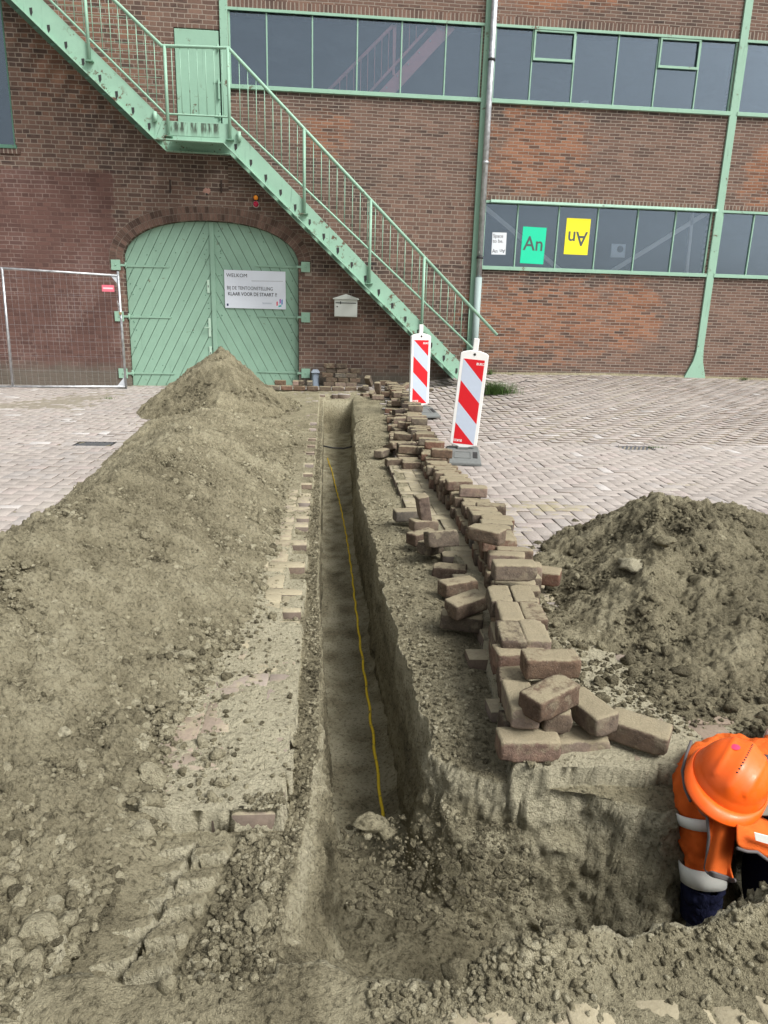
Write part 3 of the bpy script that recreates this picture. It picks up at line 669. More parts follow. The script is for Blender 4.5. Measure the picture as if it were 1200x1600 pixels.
def reg_foot(rg, n):      # crumbs rolled out on to the paving
    y = rg.uniform(3.5, 10.5, n); x = -1.95-np.abs(rg.normal(0, .22, n))-.25*(y > 9); return x, y
clods('soil_crumbs', 70000, 1, reg_left, .0026, .012, 2.4, 1, .0)
def reg_toe(rg, n):
    y = 1.2+6*rg.random(n)**1.5; x = ip(y, [1.25, 1.6, 2.2, 2.63, 3.28, 4.3, 7.7], [-.60, -.55, -.56, -.50, -.40, -.40, -.47])-np.abs(rg.normal(0, .16, n))+.05; m = np.abs(x-TRX(y)) > .13*(y < 1.8); return x[m], y[m]
clods('soil_crumbs', 12000, 1, reg_left, .005, .014, 2.0, 14, .0)
clods('soil_crumbs', 4200, 2, reg_toe, .006, .024, 2.4, 13, .15)
clods('soil_crumbs', 7000, 2, reg_left, .008, .028, 4.0, 11, .1)
clods('soil_crumbs', 30000, 1, reg_right, .004, .014, 2.2, 2, -.6)
clods('soil_crumbs', 1800, 2, reg_right, .011, .036, 3.5, 12, -.5)
clods('soil_crumbs', 14000, 2, reg_near, .0018, .013, 4.5, 3, -.1)
clods('soil_crumbs', 7000, 1, reg_mouth, .002, .015, 6, 4, -.55)
clods('soil_crumbs', 8500, 2, reg_lip, .0015, .012, 6, 5, .1)
clods('soil_crumbs', 11000, 1, reg_bank, .0022, .014, 4, 6, .1)
def reg_lbank(rg, n):
    y = 1.3+8*rg.random(n)**1.7; x = xl(y)-np.abs(rg.normal(0, .035, n))-.004; return x, y
clods('soil_crumbs', 9000, 1, reg_lbank, .002, .012, 3.2, 15, -.2)
clods('soil_crumbs', 900, 1, reg_foot, .003, .014, 3.5, 7, -.2)
def reg_cone(rg, n): a = rg.uniform(0, 6.28, n); r = 1.15*np.sqrt(rg.random(n)); return -1.5+r*np.cos(a), 10.6+r*np.sin(a)*1.3
clods('soil_crumbs', 7000, 1, reg_cone, .006, .024, 3, 8, -.3)
# ------------------------------------------------------------ individual clods, loose bricks
def clod(px, py, r, label, z=None, flat=.8, tone=.1, seed=1):
    x, y = G(px, py, z if z is not None else 0)
    if z is None:
        for _ in range(6):
            zz = float(ground_at(np.array([x]), np.array([y]))[0]); x, y = G(px, py, zz+r*.3)
    else: zz = z
    v, f = ico(3, seed, .34); v = v*r*np.array([1.1, .95, flat])
    # broken faces
    for q in range(4):
        n = np.random.default_rng(seed*9+q).normal(size=3); n /= np.linalg.norm(n); d = v@n; lim = r*.66; v = v-np.outer(np.maximum(d-lim, 0)*.9, n)
    me = bpy.data.meshes.new('soil_clod'); me.from_pydata(v.tolist(), [], f.tolist()); me.polygons.foreach_set('use_smooth', np.ones(len(f), bool)); me.update()
    at = me.attributes.new('tone', 'FLOAT', 'POINT'); at.data.foreach_set('value', np.full(len(v), tone, np.float32))
    o = link_mesh('soil_clod', me, SOIL, loc=(x, y, zz+r*.3)); tag(o, label, 'clod', 'large clods around the diggings'); return o
clod(236, 1212, .047, 'largest upright clod, on the heap foot above the sunken dark paver edge', seed=3, flat=1.0, tone=.5)
clod(222, 1300, .042, 'pale wedge of hard soil at the left end of the dark paver edge', seed=5, flat=1.1, tone=.7)
clod(60, 1450, .050, 'big pale clod at the lower left, beside a rounder one', seed=8, tone=.5)
clod(16, 1490, .038, 'round clod at the very left edge, below the big pale one', seed=9, flat=.9, tone=.4)
clod(700, 990, .040, 'clod lodged in the upper lip of the right trench bank', seed=31, tone=.3) if False else None
clod(700, 950, .03, 'x', seed=32) if False else None
clod(240, 1250, .030, 'flat clod resting just below the largest upright clod', seed=12, flat=.7, tone=.2)
clod(292, 1022, .036, 'topmost clod of the pale group at the foot of the long ridge', seed=14, flat=.7, tone=.6)
clod(295, 1042, .030, 'middle clod of the pale group at the foot of the long ridge', seed=15, flat=.7, tone=.5)
clod(270, 1024, .022, 'small left clod of the pale group at the foot of the long ridge', seed=16, tone=.4)
clod(75, 948, .055, 'pale flat clod high on the left slope of the long ridge', seed=17, flat=.5, tone=.7)
clod(402, 1432, .034, 'split upright clod beside the near left corner of the trench', seed=19, flat=1.3, tone=.2)
clod(415, 1382, .017, 'small pale clod above the split upright one', seed=20, tone=.5)
clod(580, 1288, .052, 'clod on the trench floor at the end of the yellow rope', seed=21, flat=.7, tone=0)
clod(603, 1300, .032, 'smaller clod against the one at the rope end', seed=22, flat=.8, tone=0)
clod(712, 1520, .036, 'dark pointed clod in the near end of the pit', seed=24, flat=1.2, tone=-.4)
clod(995, 885, .10, 'pale flat slab of hard soil on the right heap', seed=25, flat=.45, tone=.9)
clod(1040, 845, .06, 'rounded clod just above the pale slab on the right heap', seed=26, flat=.6, tone=-.2)
clod(1080, 905, .05, 'clod right of the pale slab on the right heap', seed=27, flat=.6, tone=-.1)
clod(955, 1478, .030, 'pointed clod standing on the near lip of the pit', seed=28, flat=1.2, tone=.3)
clod(395, 1310, .020, 'lump beside the trench edge under the dark paver edge', seed=29, tone=.2)

BL, BW, BH = .196, .098, .078
def brick_mesh(seed):
    nx, ny, nz = 14, 8, 7; rg = np.random.default_rng(seed); pts = {}; V = []; F = []
    def vid(i, j, k):
        if (i, j, k) not in pts: pts[(i, j, k)] = len(V); V.append((i/nx*2-1, j/ny*2-1, k/nz*2-1))
        return pts[(i, j, k)]
    for i in range(nx):
        for j in range(ny):
            F += [(vid(i, j, nz), vid(i+1, j, nz), vid(i+1, j+1, nz), vid(i, j+1, nz)), (vid(i, j, 0), vid(i, j+1, 0), vid(i+1, j+1, 0), vid(i+1, j, 0))]
    for i in range(nx):
        for k in range(nz):
            F += [(vid(i, 0, k), vid(i+1, 0, k), vid(i+1, 0, k+1), vid(i, 0, k+1)), (vid(i, ny, k), vid(i, ny, k+1), vid(i+1, ny, k+1), vid(i+1, ny, k))]
    for j in range(ny):
        for k in range(nz):
            F += [(vid(0, j, k), vid(0, j, k+1), vid(0, j+1, k+1), vid(0, j+1, k)), (vid(nx, j, k), vid(nx, j+1, k), vid(nx, j+1, k+1), vid(nx, j, k+1))]
    V = np.array(V); hd = np.array([BL/2, BW/2, BH/2])*(1+rg.normal(0, .015, 3))
    # concentrate rows at the edges, then round them
    V = np.sign(V)*np.abs(V)**.75; p = V*hd; r = rg.uniform(.005, .009); c = np.clip(p, -(hd-r), hd-r); d = p-c; L = np.linalg.norm(d, axis=1)[:, None]+1e-9
    p = np.where(L > 1e-6, c+d/L*np.minimum(L, r)*1.0, p)
    on = L[:, 0] > r*.5; p = np.where(on[:, None], c+d/L*r, p)
    n = p/hd; n /= np.linalg.norm(n, axis=1)[:, None]
    s = seed*11.3
    w = .0035*fbm3(p[:, 0]+s, p[:, 1], p[:, 2], 16, 3, seed % 7)+.0022*fbm3(p[:, 0]+s, p[:, 1], p[:, 2], 60, 2, seed % 5)
    chip = np.zeros(len(p))
    for q in range(3):      # chipped corners
        cc = hd*np.sign(rg.normal(size=3))*np.array([1, 1, 1])*rg.uniform(.5, 1, 3)**.3; dd = np.linalg.norm(p-cc, axis=1); chip += np.maximum(.028-dd, 0)*.35
    p = p+n*(w-chip)[:, None]; p[:, 2] -= 0
    me = bpy.data.meshes.new('paving_brick'); me.from_pydata(p.tolist(), [], F); me.polygons.foreach_set('use_smooth', np.ones(len(F), bool)); me.update(); me.materials.append(LOOSE); return me
BM = [brick_mesh(s) for s in range(10)]
nb = 0
def brick(x, y, z, rz=0., tilt=(0., 0.), label=None, group='lifted paving bricks', edge=0, mesh=None):
    """z is the underside; rz: 0 = long side across; edge 1 = on its long side, 2 = on end"""
    global nb
    o = bpy.data.objects.new('paving_brick', BM[(nb*7+3) % 10 if mesh is None else mesh]); nb += 1; COL.objects.link(o)
    h = [BH, BW, BL][edge]/2
    base = Euler((R(90) if edge == 1 else 0, R(90) if edge == 2 else 0, 0)).to_matrix().to_4x4()
    rot = Euler((R(tilt[0]), R(tilt[1]), R(rz))).to_matrix().to_4x4()
    o.matrix_world = Matrix.Translation((x, y, z+h))@rot@base
    tag(o, label, 'brick', group); return o
def bpx(px, py, zt, rz=0, tilt=(0, 0), label=None, edge=0, group='loose paving bricks beside the trench', **k):
    """brick whose top face centre is seen at (px,py), top at height zt"""
    x, y = G(px, py, zt); h = [BH, BW, BL][edge]; return brick(x, y, zt-h, rz, tilt, label, group, edge, **k)
E1 = 'near end of the brick row'
bpx(826, 1147, .085, -2, (0, 0), 'brick lying crosswise at the very near foot of the row, pale sandy top')
bpx(813, 1083, .175, 86, (0, 0), 'squarish-looking brick end-on above the front brick, left of a redder one')
bpx(862, 1092, .150, 88, (0, 0), 'redder brick end-on, right of the squarish one at the row end')
bpx(860, 1074, .235, 32, (3, -4), 'brick turned diagonally on top of the two end-on bricks')
bpx(861, 1022, .265, -2, (0, 0), 'big crosswise brick on top near the row end, with a pale dusty crown')
bpx(812, 1012, .215, 3, (0, 0), 'pale brick half hidden behind the big crosswise top brick')
bpx(922, 1096, .150, -72, (4, 0), 'leaning brick end-on, right of the redder end brick')
bpx(1001, 1127, .110, -33, (6, 3), 'outermost brick lying askew on the soil near the worker')
bpx(905, 1145, .050, 4, (0, 0), 'sunken dusty brick under the leaning end-on brick')
bpx(828, 1120, .085, 178, (0, 0), 'crosswise brick under the squarish one, second from the near end', )
bpx(840, 1072, .155, 2, (0, 0), 'crosswise brick buried in the second layer beneath the diagonal brick')
bpx(800, 1050, .165, 80, (0, 0), 'brick on the trench side of the row below the pale half-hidden one')
# pairs laid lengthwise on top
sq = [(781, 926, 'far left'), (817, 926, 'far right'), (797, 953, 'middle left'), (833, 953, 'middle right, palest'), (798, 985, 'near left'), (835, 983, 'near right, greyest')]
for a, b, t in sq:
    bpx(a, b, .245, 84, (0, 0), 'lengthwise brick on top of the row, %s of the six laid in pairs' % t)
for dy_ in range(3):
    x, y = G(797+dy_*0, 926+dy_*28, .16)
    for c in (0, 1):
        for s_ in (0, .105): brick(x+.02-.0*dy_+ (s_-.05), y-.02, .0+c*.082, 86+random.uniform(-3, 3), label='brick in the two hidden lower layers under the six paired bricks', group='lower layers under the paired bricks')
# the long row, from behind the pairs to the wall
path = [(2.9, .785), (3.5, .87), (4.6, .93), (5.9, .90), (7.8, .95), (9.5, 1.06), (11.2, 1.12)]
def rowx(y): return float(np.interp(y, [p[0] for p in path], [p[1] for p in path]))
y = 3.06; sec = ['near third', 'middle third', 'far third']
while y < 10.9:
    stretch = 0 if y < 5.2 else (1 if y < 8 else 2)
    zg = float(rise(np.array(rowx(y)), np.array(y))); onedge = (int(y*1.35) % 3 == 1)
    pitch = .083 if onedge else .103
    n = 3 if y < 4.5 or random.random() < .22 else 2
    if onedge and n == 3: n = 2
    base = rowx(y)+.10; off = random.uniform(-.01, .01)
    for c in range(n):
        h = BW if onedge else BH
        if c == n-1 and random.random() < .06: continue
        top = c == n-1
        jit = random.uniform(-.045, .045) if top else random.uniform(-.012, .012)
        brick(base+off+jit+.012*c, y+random.uniform(-.004, .004), zg+c*(h+.001)-.002, -4+random.uniform(-4, 4)*(1.6 if top else .6), (random.uniform(-1.5, 1.5), random.uniform(-1.2, 1.2)*(1 if top else 0)),
              ('top-course brick in the %s of the long row of lifted bricks' if top else 'lower-course brick in the %s of the long row of lifted bricks') % sec[stretch],
              ('top course, %s of the brick row' if top else 'lower courses, %s of the brick row') % sec[stretch], 1 if onedge else 0)
    if stretch == 2 or 6.6 < y:      # a second, lower file on the trench side
        if random.random() < .62: brick(base-.20+random.uniform(-.05, .03), y, zg-.012, random.uniform(-14, 10), (random.uniform(-3, 3), 0), 'brick in the lower file on the trench side of the row, %s' % sec[stretch], 'lower file on the trench side, %s' % sec[stretch], 0)
        if random.random() < .22: brick(base-.17+random.uniform(-.05, .05), y, zg+.070, random.uniform(-30, 30), (random.uniform(-6, 6), random.uniform(-5, 5)), 'askew brick lying on the lower file beside the row, %s' % sec[stretch], 'askew bricks on the lower file, %s' % sec[stretch], 0)
    y += pitch
# bricks that have slid down or been dropped
L = [((761, 824), .33, -38, (0, 0), 0, 'single darker brick lying on top of the row, level with the tumbled group'),
     ((848, 888), .135, -25, (5, 0), 0, 'brick poking out on the paving side of the row beside the right heap'),
     ((804, 878), .335, -2, (0, 0), 0, 'topmost crosswise brick where the row steps down to the paired bricks'),
     ((729, 932), .150, 30, (6, -5), 0, 'pinkish-topped brick lying across another at the trench side of the row'),
     ((722, 957), .060, -12, (0, 3), 0, 'dark brick under the pinkish-topped one'),
     ((716, 906), .060, 22, (0, 0), 0, 'brick on the sand just behind the crossed pair'),
     ((703, 884), .020, -14, (3, 0), 0, 'brick half sunk in the sand, farthest of the scatter near the crossed pair'),
     ((690, 832), .175, 15, (74, 0), 0, 'dark brick stood upright against the row, face towards the camera'),
     ((674, 845), .08, 55, (0, 8), 0, 'brick tucked left of the dark upright brick'),
     ((660, 830), .08, 35, (0, 0), 0, 'pale-topped brick beside the dark upright one'),
     ((662, 811), .08, 20, (0, 4), 0, 'brick lying behind the pale-topped brick'),
     ((662, 786), .19, 20, (12, 78), 0, 'brick propped on end in the tumbled group'),
     ((637, 796), .08, 10, (0, 0), 0, 'pinkish brick at the left end of the tumbled group'),
     ((612, 693), .10, -60, (0, -22), 0, 'tilted pale brick leaning outwards on the trench side'),
     ((618, 716), .06, 12, (0, 0), 0, 'small-looking brick in front of the tilted pale one'),
     ((597, 702), .06, 60, (0, 0), 0, 'brick left of the tilted pale one, closest to the trench')]
for (p, z, rz, tl, e, lab) in L: bpx(p[0], p[1], z+float(rise(*[np.array(q) for q in G(p[0], p[1], z)])), rz, tl, lab, e)
# stack against the wall, right of the grey conduit cover
zg = .17
for c in range(5):
    for i in range(3):
        if c == 4 and i == 2: continue
        brick(.04+i*.215+(.05 if c % 2 else 0)+random.uniform(-.02, .02), 12.92+random.uniform(-.03, .02), zg+c*.081, random.uniform(-5, 5), (0, 0), 'brick in the stack against the wall beside the grey cover, %s' % ['bottom course', 'second course', 'third course', 'fourth course', 'fifth course', 'top course'][c], 'bricks stacked against the wall, course by course %d' % (c+1))
for px in range(428, 572, 20):      # kerb of bricks in front of the door
    x, yy = G(px, 611, .12+.08); x = FA(px, 611, 12.35)[0]
    brick(x, 12.35, .145, random.uniform(-6, 6), (0, 0), 'brick in the low line laid across the far end of the trench', 'low line across the far end of the trench')
for px, rz in ((438, 4), (462, 90), (471, 85), (484, 90)):
    x = FA(px, 600, 12.42)[0]; brick(x, 12.42, .226, rz, (0, 0), 'loose brick on top of the low line below the door, before the grey cover', 'bricks on top of the low line')
E2 = [(576, 604, 12.2, .30, 60, (0, 50), 'pale brick tipped on its end at the head of the trench'), (571, 610, 12.1, .20, 85, (0, 0), 'brick standing beside the tipped pale one'), (590, 616, 11.9, .22, 70, (0, 70), 'upright pale brick in the tumble by the wall'),
      (583, 630, 11.6, .12, 65, (0, 40), 'pinkish brick sliding towards the trench head'), (610, 611, 12.0, .20, 3, (0, 0), 'crosswise brick left of the far beacon'), (602, 601, 12.5, .25, -10, (0, 0), 'brick lying by the wall behind the tumble'),
      (573, 618, 11.8, .10, 30, (0, 0), 'low brick in the tumble by the wall, left side'), (632, 606, 12.4, .20, 30, (0, -25), 'brick tilted behind the far beacon'), (625, 620, 11.6, .20, 20, (0, -15), 'brick tilted in front of the far beacon, trench side'),
      (668, 618, 12.0, .18, 0, (0, 0), 'lone brick on the paving right of the far beacon'), (605, 622, 11.5, .16, -3, (0, 0), 'flat brick under the crosswise one left of the far beacon'), (590, 628, 11.4, .12, 0, (0, 0), 'brick end in the lowest layer by the trench head')]
for px, py, Y_, z, rz, tl, lab in E2:
    x, _ = FA(px, py, Y_); brick(x, Y_, z, rz, tl, lab, 'loose bricks at the head of the trench')
for i in range(16):
    Y_ = 10.9+i*.085; x = 1.14+random.uniform(-.05, .05); z0 = float(rise(np.array(x), np.array(Y_)))
    for c in range(2 if i % 4 else 1): brick(x-.0, Y_, z0+c*.081, random.uniform(-8, 8), (0, 0), 'brick in the last stretch of the row beside the far beacon', 'last stretch of the brick row')
# ------------------------------------------------------------ the hall
B = empty('brick_building', (2, D, 0), 'long dark brick industrial hall with mint green steel window bands and posts', 'building')
WX0, WX1, WZ1 = -9.0, 13.0, 8.2
ZU0, ZU1, ZL0, ZL1 = 4.985, 6.045, 2.325, 3.365
DX0, DX1, DZ0, DZ1 = -3.48, -.49, 2.22, 2.90
DCX = (DX0+DX1)/2; DA = (DX1-DX0)/2
def arch_z(x, e=0.0):
    u = min(abs((x-DCX)/(DA+e)), 1.0); return DZ0+(DZ1-DZ0+e)*(1-u**2.25)**(1/2.1)
opens = [(-1.60, 2.545, ZU0, ZU1), (2.745, 6.93, ZU0, ZU1), (7.08, 12.6, ZU0, ZU1), (2.745, 6.90, ZL0, ZL1), (7.08, 12.6, ZL0, ZL1), (-8.2, -5.07, 3.93, 6.3), (-2.46, -1.68, 4.2, 5.76), (DX0, DX1, -.3, 3.05)]
xs = sorted({WX0, WX1}|{a for o_ in opens for a in o_[:2]}); zs = sorted({-.3, WZ1}|{a for o_ in opens for a in o_[2:]})
w = MB()
for i in range(len(xs)-1):
    for j in range(len(zs)-1):
        cx, cz = (xs[i]+xs[i+1])/2, (zs[j]+zs[j+1])/2
        if any(a < cx < b and c < cz < d for a, b, c, d in opens): continue
        w.add([(xs[i], D, zs[j]), (xs[i+1], D, zs[j]), (xs[i+1], D, zs[j+1]), (xs[i], D, zs[j+1])], [(0, 1, 2, 3)])
N = 40; ax_ = [DX0+(DX1-DX0)*(0.5-.5*math.cos(math.pi*i/N)) for i in range(N+1)]
for i in range(N):
    a, b = ax_[i], ax_[i+1]; w.add([(a, D, arch_z(a)), (b, D, arch_z(b)), (b, D, 3.05), (a, D, 3.05)], [(0, 1, 2, 3)])
    w.add([(a, D, arch_z(a)), (b, D, arch_z(b)), (b, D+.22, arch_z(b)), (a, D+.22, arch_z(a))], [(3, 2, 1, 0)])
for x_, s_ in ((DX0, 1), (DX1, -1)): w.add([(x_, D, -.3), (x_, D+.22, -.3), (x_, D+.22, DZ0), (x_, D, DZ0)], [(0, 1, 2, 3)])
for a, b, c, d in opens[:-1]:
    w.add([(a, D, c), (b, D, c), (b, D+.2, c), (a, D+.2, c), (a, D, d), (b, D, d), (b, D+.2, d), (a, D+.2, d)], [(0, 1, 2, 3), (4, 7, 6, 5), (0, 3, 7, 4), (1, 5, 6, 2)])
w.build('wall', WALL, B)
# the room behind
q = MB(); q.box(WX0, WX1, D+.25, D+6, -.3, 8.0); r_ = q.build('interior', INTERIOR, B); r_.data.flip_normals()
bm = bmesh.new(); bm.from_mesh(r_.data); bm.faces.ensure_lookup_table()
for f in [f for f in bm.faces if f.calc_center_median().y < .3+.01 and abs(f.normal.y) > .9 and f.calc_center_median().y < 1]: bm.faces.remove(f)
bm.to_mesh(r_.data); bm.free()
# soldier courses above the openings
for a, b, z in ((-1.60, 2.50, ZU1+.03), (2.80, 6.9, ZU1+.03), (7.1, 12.6, ZU1+.03), (2.80, 6.9, ZL1+.055), (7.1, 12.6, ZL1+.055), (-8.2, -5.0, 6.33)):
    q = MB(); hgt = .13 if z > 4 else .07; q.box(a, b, D-.004, D+.03, z, z+hgt); q.build('soldier_course', SOLDIER, B)
q = MB(); q.box(-8.2, -5.0, D-.03, D+.03, 3.80, 3.875); q.build('brick_sill', SOLDIER, B)
# arch of two rings of bricks on edge
def arch_pts(e, n=400):
    P = []
    for i in range(n+1):
        t = math.pi*i/n; x = DCX-(DA+e)*math.cos(t); P.append((x, arch_z(x, e)))
    return [(DX0-e, 2.05)]+P+[(DX1+e, 2.05)]
am = MB(); tints = []
def ring(e0, e1, step, ph):
    P = arch_pts((e0+e1)/2); L = [0]
    for i in range(1, len(P)): L.append(L[-1]+math.dist(P[i], P[i-1]))
    def at(s):
        s = min(max(s, 0), L[-1]); i = int(np.searchsorted(L, s)); i = max(1, min(i, len(P)-1)); t = (s-L[i-1])/max(L[i]-L[i-1], 1e-9)
        a, b = P[i-1], P[i]; d = (b[0]-a[0], b[1]-a[1]); l = math.hypot(*d) or 1; return (a[0]+d[0]*t, a[1]+d[1]*t), (-d[1]/l, d[0]/l)
    s = ph; hw = (e1-e0)/2-.004
    while s+step < L[-1]:
        g = .004; (p0, n0), (p1, n1) = at(s+g), at(s+step-g)
        j = random.uniform(-.003, .003)
        am.prism([(p0[0]-n0[0]*hw, p0[1]-n0[1]*hw), (p0[0]+n0[0]*hw, p0[1]+n0[1]*hw), (p1[0]+n1[0]*hw, p1[1]+n1[1]*hw), (p1[0]-n1[0]*hw, p1[1]-n1[1]*hw)], D-.010+j, D+.02)
        t = random.random(); c = (.075+.10*t, .050+.062*t, .040+.048*t, 1)
        tints.extend([c]*6); s += step
ring(.0, .112, .062, 0); ring(.115, .225, .066, .03)
ao = am.build('door_arch', ARCHB, B); at_ = ao.data.attributes.new('tint', 'FLOAT_COLOR', 'FACE'); at_.data.foreach_set('color', np.array(tints, np.float32).reshape(-1))
P0, P1 = arch_pts(-.0), arch_pts(.228); mo = MB()
for i in range(len(P0)-1): mo.add([(P0[i][0], D-.003, P0[i][1]), (P0[i+1][0], D-.003, P0[i+1][1]), (P1[i+1][0], D-.003, P1[i+1][1]), (P1[i][0], D-.003, P1[i][1])], [(0, 1, 2, 3)])
mo.build('arch_mortar', m_simple('lime_mortar', (.27, .225, .185), .95, var=.25, scale=12), B)

# steel posts, riveted
def post(x, w_, z0, z1, foot=False, proud=.035):
    q = MB(); q.box(x-w_/2, x+w_/2, D-proud, D+.02, z0, z1)
    for s in (-1, 1): q.box(x+s*w_*.5-.012*(s > 0)-.0, x+s*w_*.5+.012*(s < 0)+.0, D-proud-.012, D-proud+.001, z0, z1) if False else None
    if foot: q.prism([(x-w_/2, .95), (x+w_/2, .95), (x+w_*.5+.02, .75), (x+w_*1.2+.03, .40), (x-w_*1.2-.10, .40), (x-w_*.5-.04, .75)], D-proud-.006, D+.015)
    q.mi = 0
    z = z0+.1
    while z < z1:
        if (ZU0-.05 < z < ZU1+.05) or (ZL0-.05 < z < ZL1+.05):
            for s in (-1, 1): q.tube([(x+s*w_*.36, D-proud-.008, z), (x+s*w_*.36, D-proud, z)], [.006, .010], 6)
        z += .13
    return q.build('steel_post', GREEN, B, bevel=.004)
post(-1.665, .125, 4.25, 8.1); post(2.62, .11, .25, 8.1); post(7.0, .135, .42, 8.1, True); post(11.4, .135, .42, 8.1, True)
# window bands: each its own part with rails, bars and panes
MU = [FA(p, 90)[0] for p in (417, 488, 558, 627, 696)]
MR = [FA(p, 110)[0] for p in (830, 896, 963, 1026, 1091)]
ML = [FA(p, 370)[0] for p in (807, 871, 932, 994, 1053)]
def band(x0, x1, z0, z1, bars, vents=(), mt=GREEN, th=.022, sill=.062):
    q = MB(); y0, y1 = D+.01, D+.055
    q.box(x0-.02, x1+.02, D-.045, y1, z0-sill, z0); q.box(x0-.02, x1+.02, D-.02, y1, z1, z1+.042)
    q.box(x0, x0+.03, y0, y1, z0, z1); q.box(x1-.03, x1, y0, y1, z0, z1)
    for b in bars: q.box(b-th/2, b+th/2, y0, y1, z0, z1)
    f = q.build('window', mt, B, bevel=.003)
    g = MB(); e = [x0]+list(bars)+[x1]
    for i in range(len(e)-1): g.box(e[i]+.012, e[i+1]-.012, D+.036+.0008*random.random(), D+.040, z0+.001, z1-.001)
    g.build('pane', GLASS, f)
    if vents:
        for a, b in vents:
            v = MB(); zm = z1-(z1-z0)*.40
            v.box(a+.012, b-.012, D-.012, D+.009, zm-.028, zm+.012); v.box(a+.012, b-.012, D-.012, D+.009, z1-.03, z1-.002)
            v.box(a+.012, a+.042, D-.012, D+.009, zm+.012, z1-.03); v.box(b-.042, b-.012, D-.012, D+.009, zm+.012, z1-.03)
            v.build('vent', mt, f, bevel=.003)
    return f
band(-1.60, 2.545, ZU0, ZU1, MU)
band(2.745, 6.93, ZU0, ZU1, MR, [(MR[0], MR[1]), (MR[3], MR[4])])
band(7.08, 12.6, ZU0, ZU1, [7.08+.69*i for i in range(1, 8)])
band(2.745, 6.90, ZL0, ZL1, ML)
band(7.08, 12.6, ZL0, ZL1, [FA(1175, 370)[0]+.69*i for i in range(0, 7)])
band(-8.2, -5.07, 3.93, 6.3, [-5.9, -6.7, -7.5], mt=GREEN_DARK, sill=.055)
q = MB(); q.box(2.83, 6.95, D-.075, D-.021, ZL1+.005, ZL1+.048); q.build('rain_drip', m_paint('pale_green_paint', (.42, .66, .53), .1, .3), B, bevel=.004)
# bracing just behind the glass
def brace(a, b, w_=.075):
    q = MB(); pa, pb = FA(*a, D+.16), FA(*b, D+.16); q.bar((pa[0], D+.16, pa[1]), (pb[0], D+.16, pb[1]), w_, .05); q.build('brace', m_simple('grey_timber', (.55, .52, .50), .8), B)
brace((750, 318), (884, 430)); brace((952, 426), (1112, 328)); brace((1085, 300), (1072, 432), .05)
brace((1010, 390), (1100, 300), .0001) if False else None
# papers on the sill inside
q = MB()
for x_, z_, r_q in ((4.36, ZU0+.03, .05), (4.42, ZU0+.05, .03), (4.30, ZU0+.02, .025)): q.obox((x_, D+.075, z_), (1, .2, .3), (0, 1, .2), (-.3, 0, 1), r_q, .01, r_q*.7)
q.build('crumpled_paper', WHITE, B)
# double door of slanting boards
def leaf(x0, x1, sgn, nm='door_leaf'):
    out = [(x, arch_z(x)-.006) for x in np.linspace(x0, x1, 26)]
    outline = [(x0, .07), (x1, .07)]+out[::-1]
    q = MB(); ang = R(62); nx, nz = math.sin(ang), -sgn*math.cos(ang)
    ds = [nx*x+nz*z for x, z in outline]; wd = .148; d = min(ds)-.07
    while d < max(ds):
        p = clip_poly(outline, nx, nz, d+wd-.0035); p = clip_poly(p, -nx, -nz, -(d+.0035)) if len(p) > 2 else []
        if len(p) > 2: q.prism(p, D+.105+random.uniform(-.0015, .0015), D+.13)
        d += wd
    lf = q.build(nm, GREEN_DOOR, B, bevel=.003)
    b = MB(); b.prism(outline, D+.131, D+.15); b.build('backing', DARK, lf)
    return lf
XM = FA(334, 470, D+.1)[0]
lfL = leaf(DX0+.01, XM-.004, 1); lfR = leaf(XM+.004, DX1-.01, -1)
q = MB(); q.box(XM-.035, XM+.045, D+.075, D+.104, .09, arch_z(XM)-.01); q.build('cover_strip', GREEN_DOOR, lfR, bevel=.004)
nl = MB()
for i in range(95):
    u = random.random(); x_ = random.choice([DX0+.10, XM-.12, XM+.13, DX1-.12, random.uniform(DX0+.15, DX1-.15)])+random.uniform(-.03, .03)
    z_ = random.uniform(.2, arch_z(x_)-.12); nl.tube([(x_, D+.098, z_), (x_, D+.106, z_)], [.006, .010], 6)
nl.build('nail', GREEN_DARK, lfL)
for s, lf, xs_ in ((1, lfL, DX0), (-1, lfR, DX1)):
    for pz in (2.13, 1.28, .30):
        z_ = pz+(.07 if s < 0 else 0)
        h = MB(); L_ = .72; a = xs_+s*.02
        h.prism([(a, z_-.022), (a+s*L_, z_-.012), (a+s*(L_+.02), z_), (a+s*L_, z_+.012), (a, z_+.022)], D+.090, D+.1035)
        h.tube([(a, D+.07, z_-.05), (a, D+.07, z_+.05)], .020, 10); h.box(min(xs_-s*.06, xs_+s*.03), max(xs_-s*.06, xs_+s*.03), D-.02, D+.085, z_-.018, z_+.018)
        h.build('hinge', GREEN_DOOR, lf, bevel=.002)
        p = MB(); c0, c1 = sorted((xs_-s*.20, xs_-s*.045)); p.box(c0, c1, D-.024, D-.011, z_-.085, z_+.085); p.tube([((c0+c1)/2, D-.036, z_), ((c0+c1)/2, D-.02, z_)], [.012, .018], 8)
        p.build('hinge_plate', GREEN, lf, bevel=.002)
PALE = m_paint('weathered_plate', (.45, .62, .50), .15, .4)
for z_, hh in ((1.83, .11), (1.13, .16), (.68, .12)):
    p = MB(); x_ = XM-.085; p.box(x_-.022, x_+.022, D+.085, D+.104, z_-hh, z_+hh)
    if z_ == 1.13: p.tube([(x_, D+.09, z_), (x_, D+.03, z_)], .008, 8); p.tube([(x_+.01, D+.035, z_), (x_-.09, D+.035, z_)], .009, 8)
    else: p.mi = 1; p.box(x_-.006, x_+.006, D+.082, D+.086, z_-.02, z_+.02)
    p.build('lock_plate', [PALE, DARK], lfL, bevel=.002)
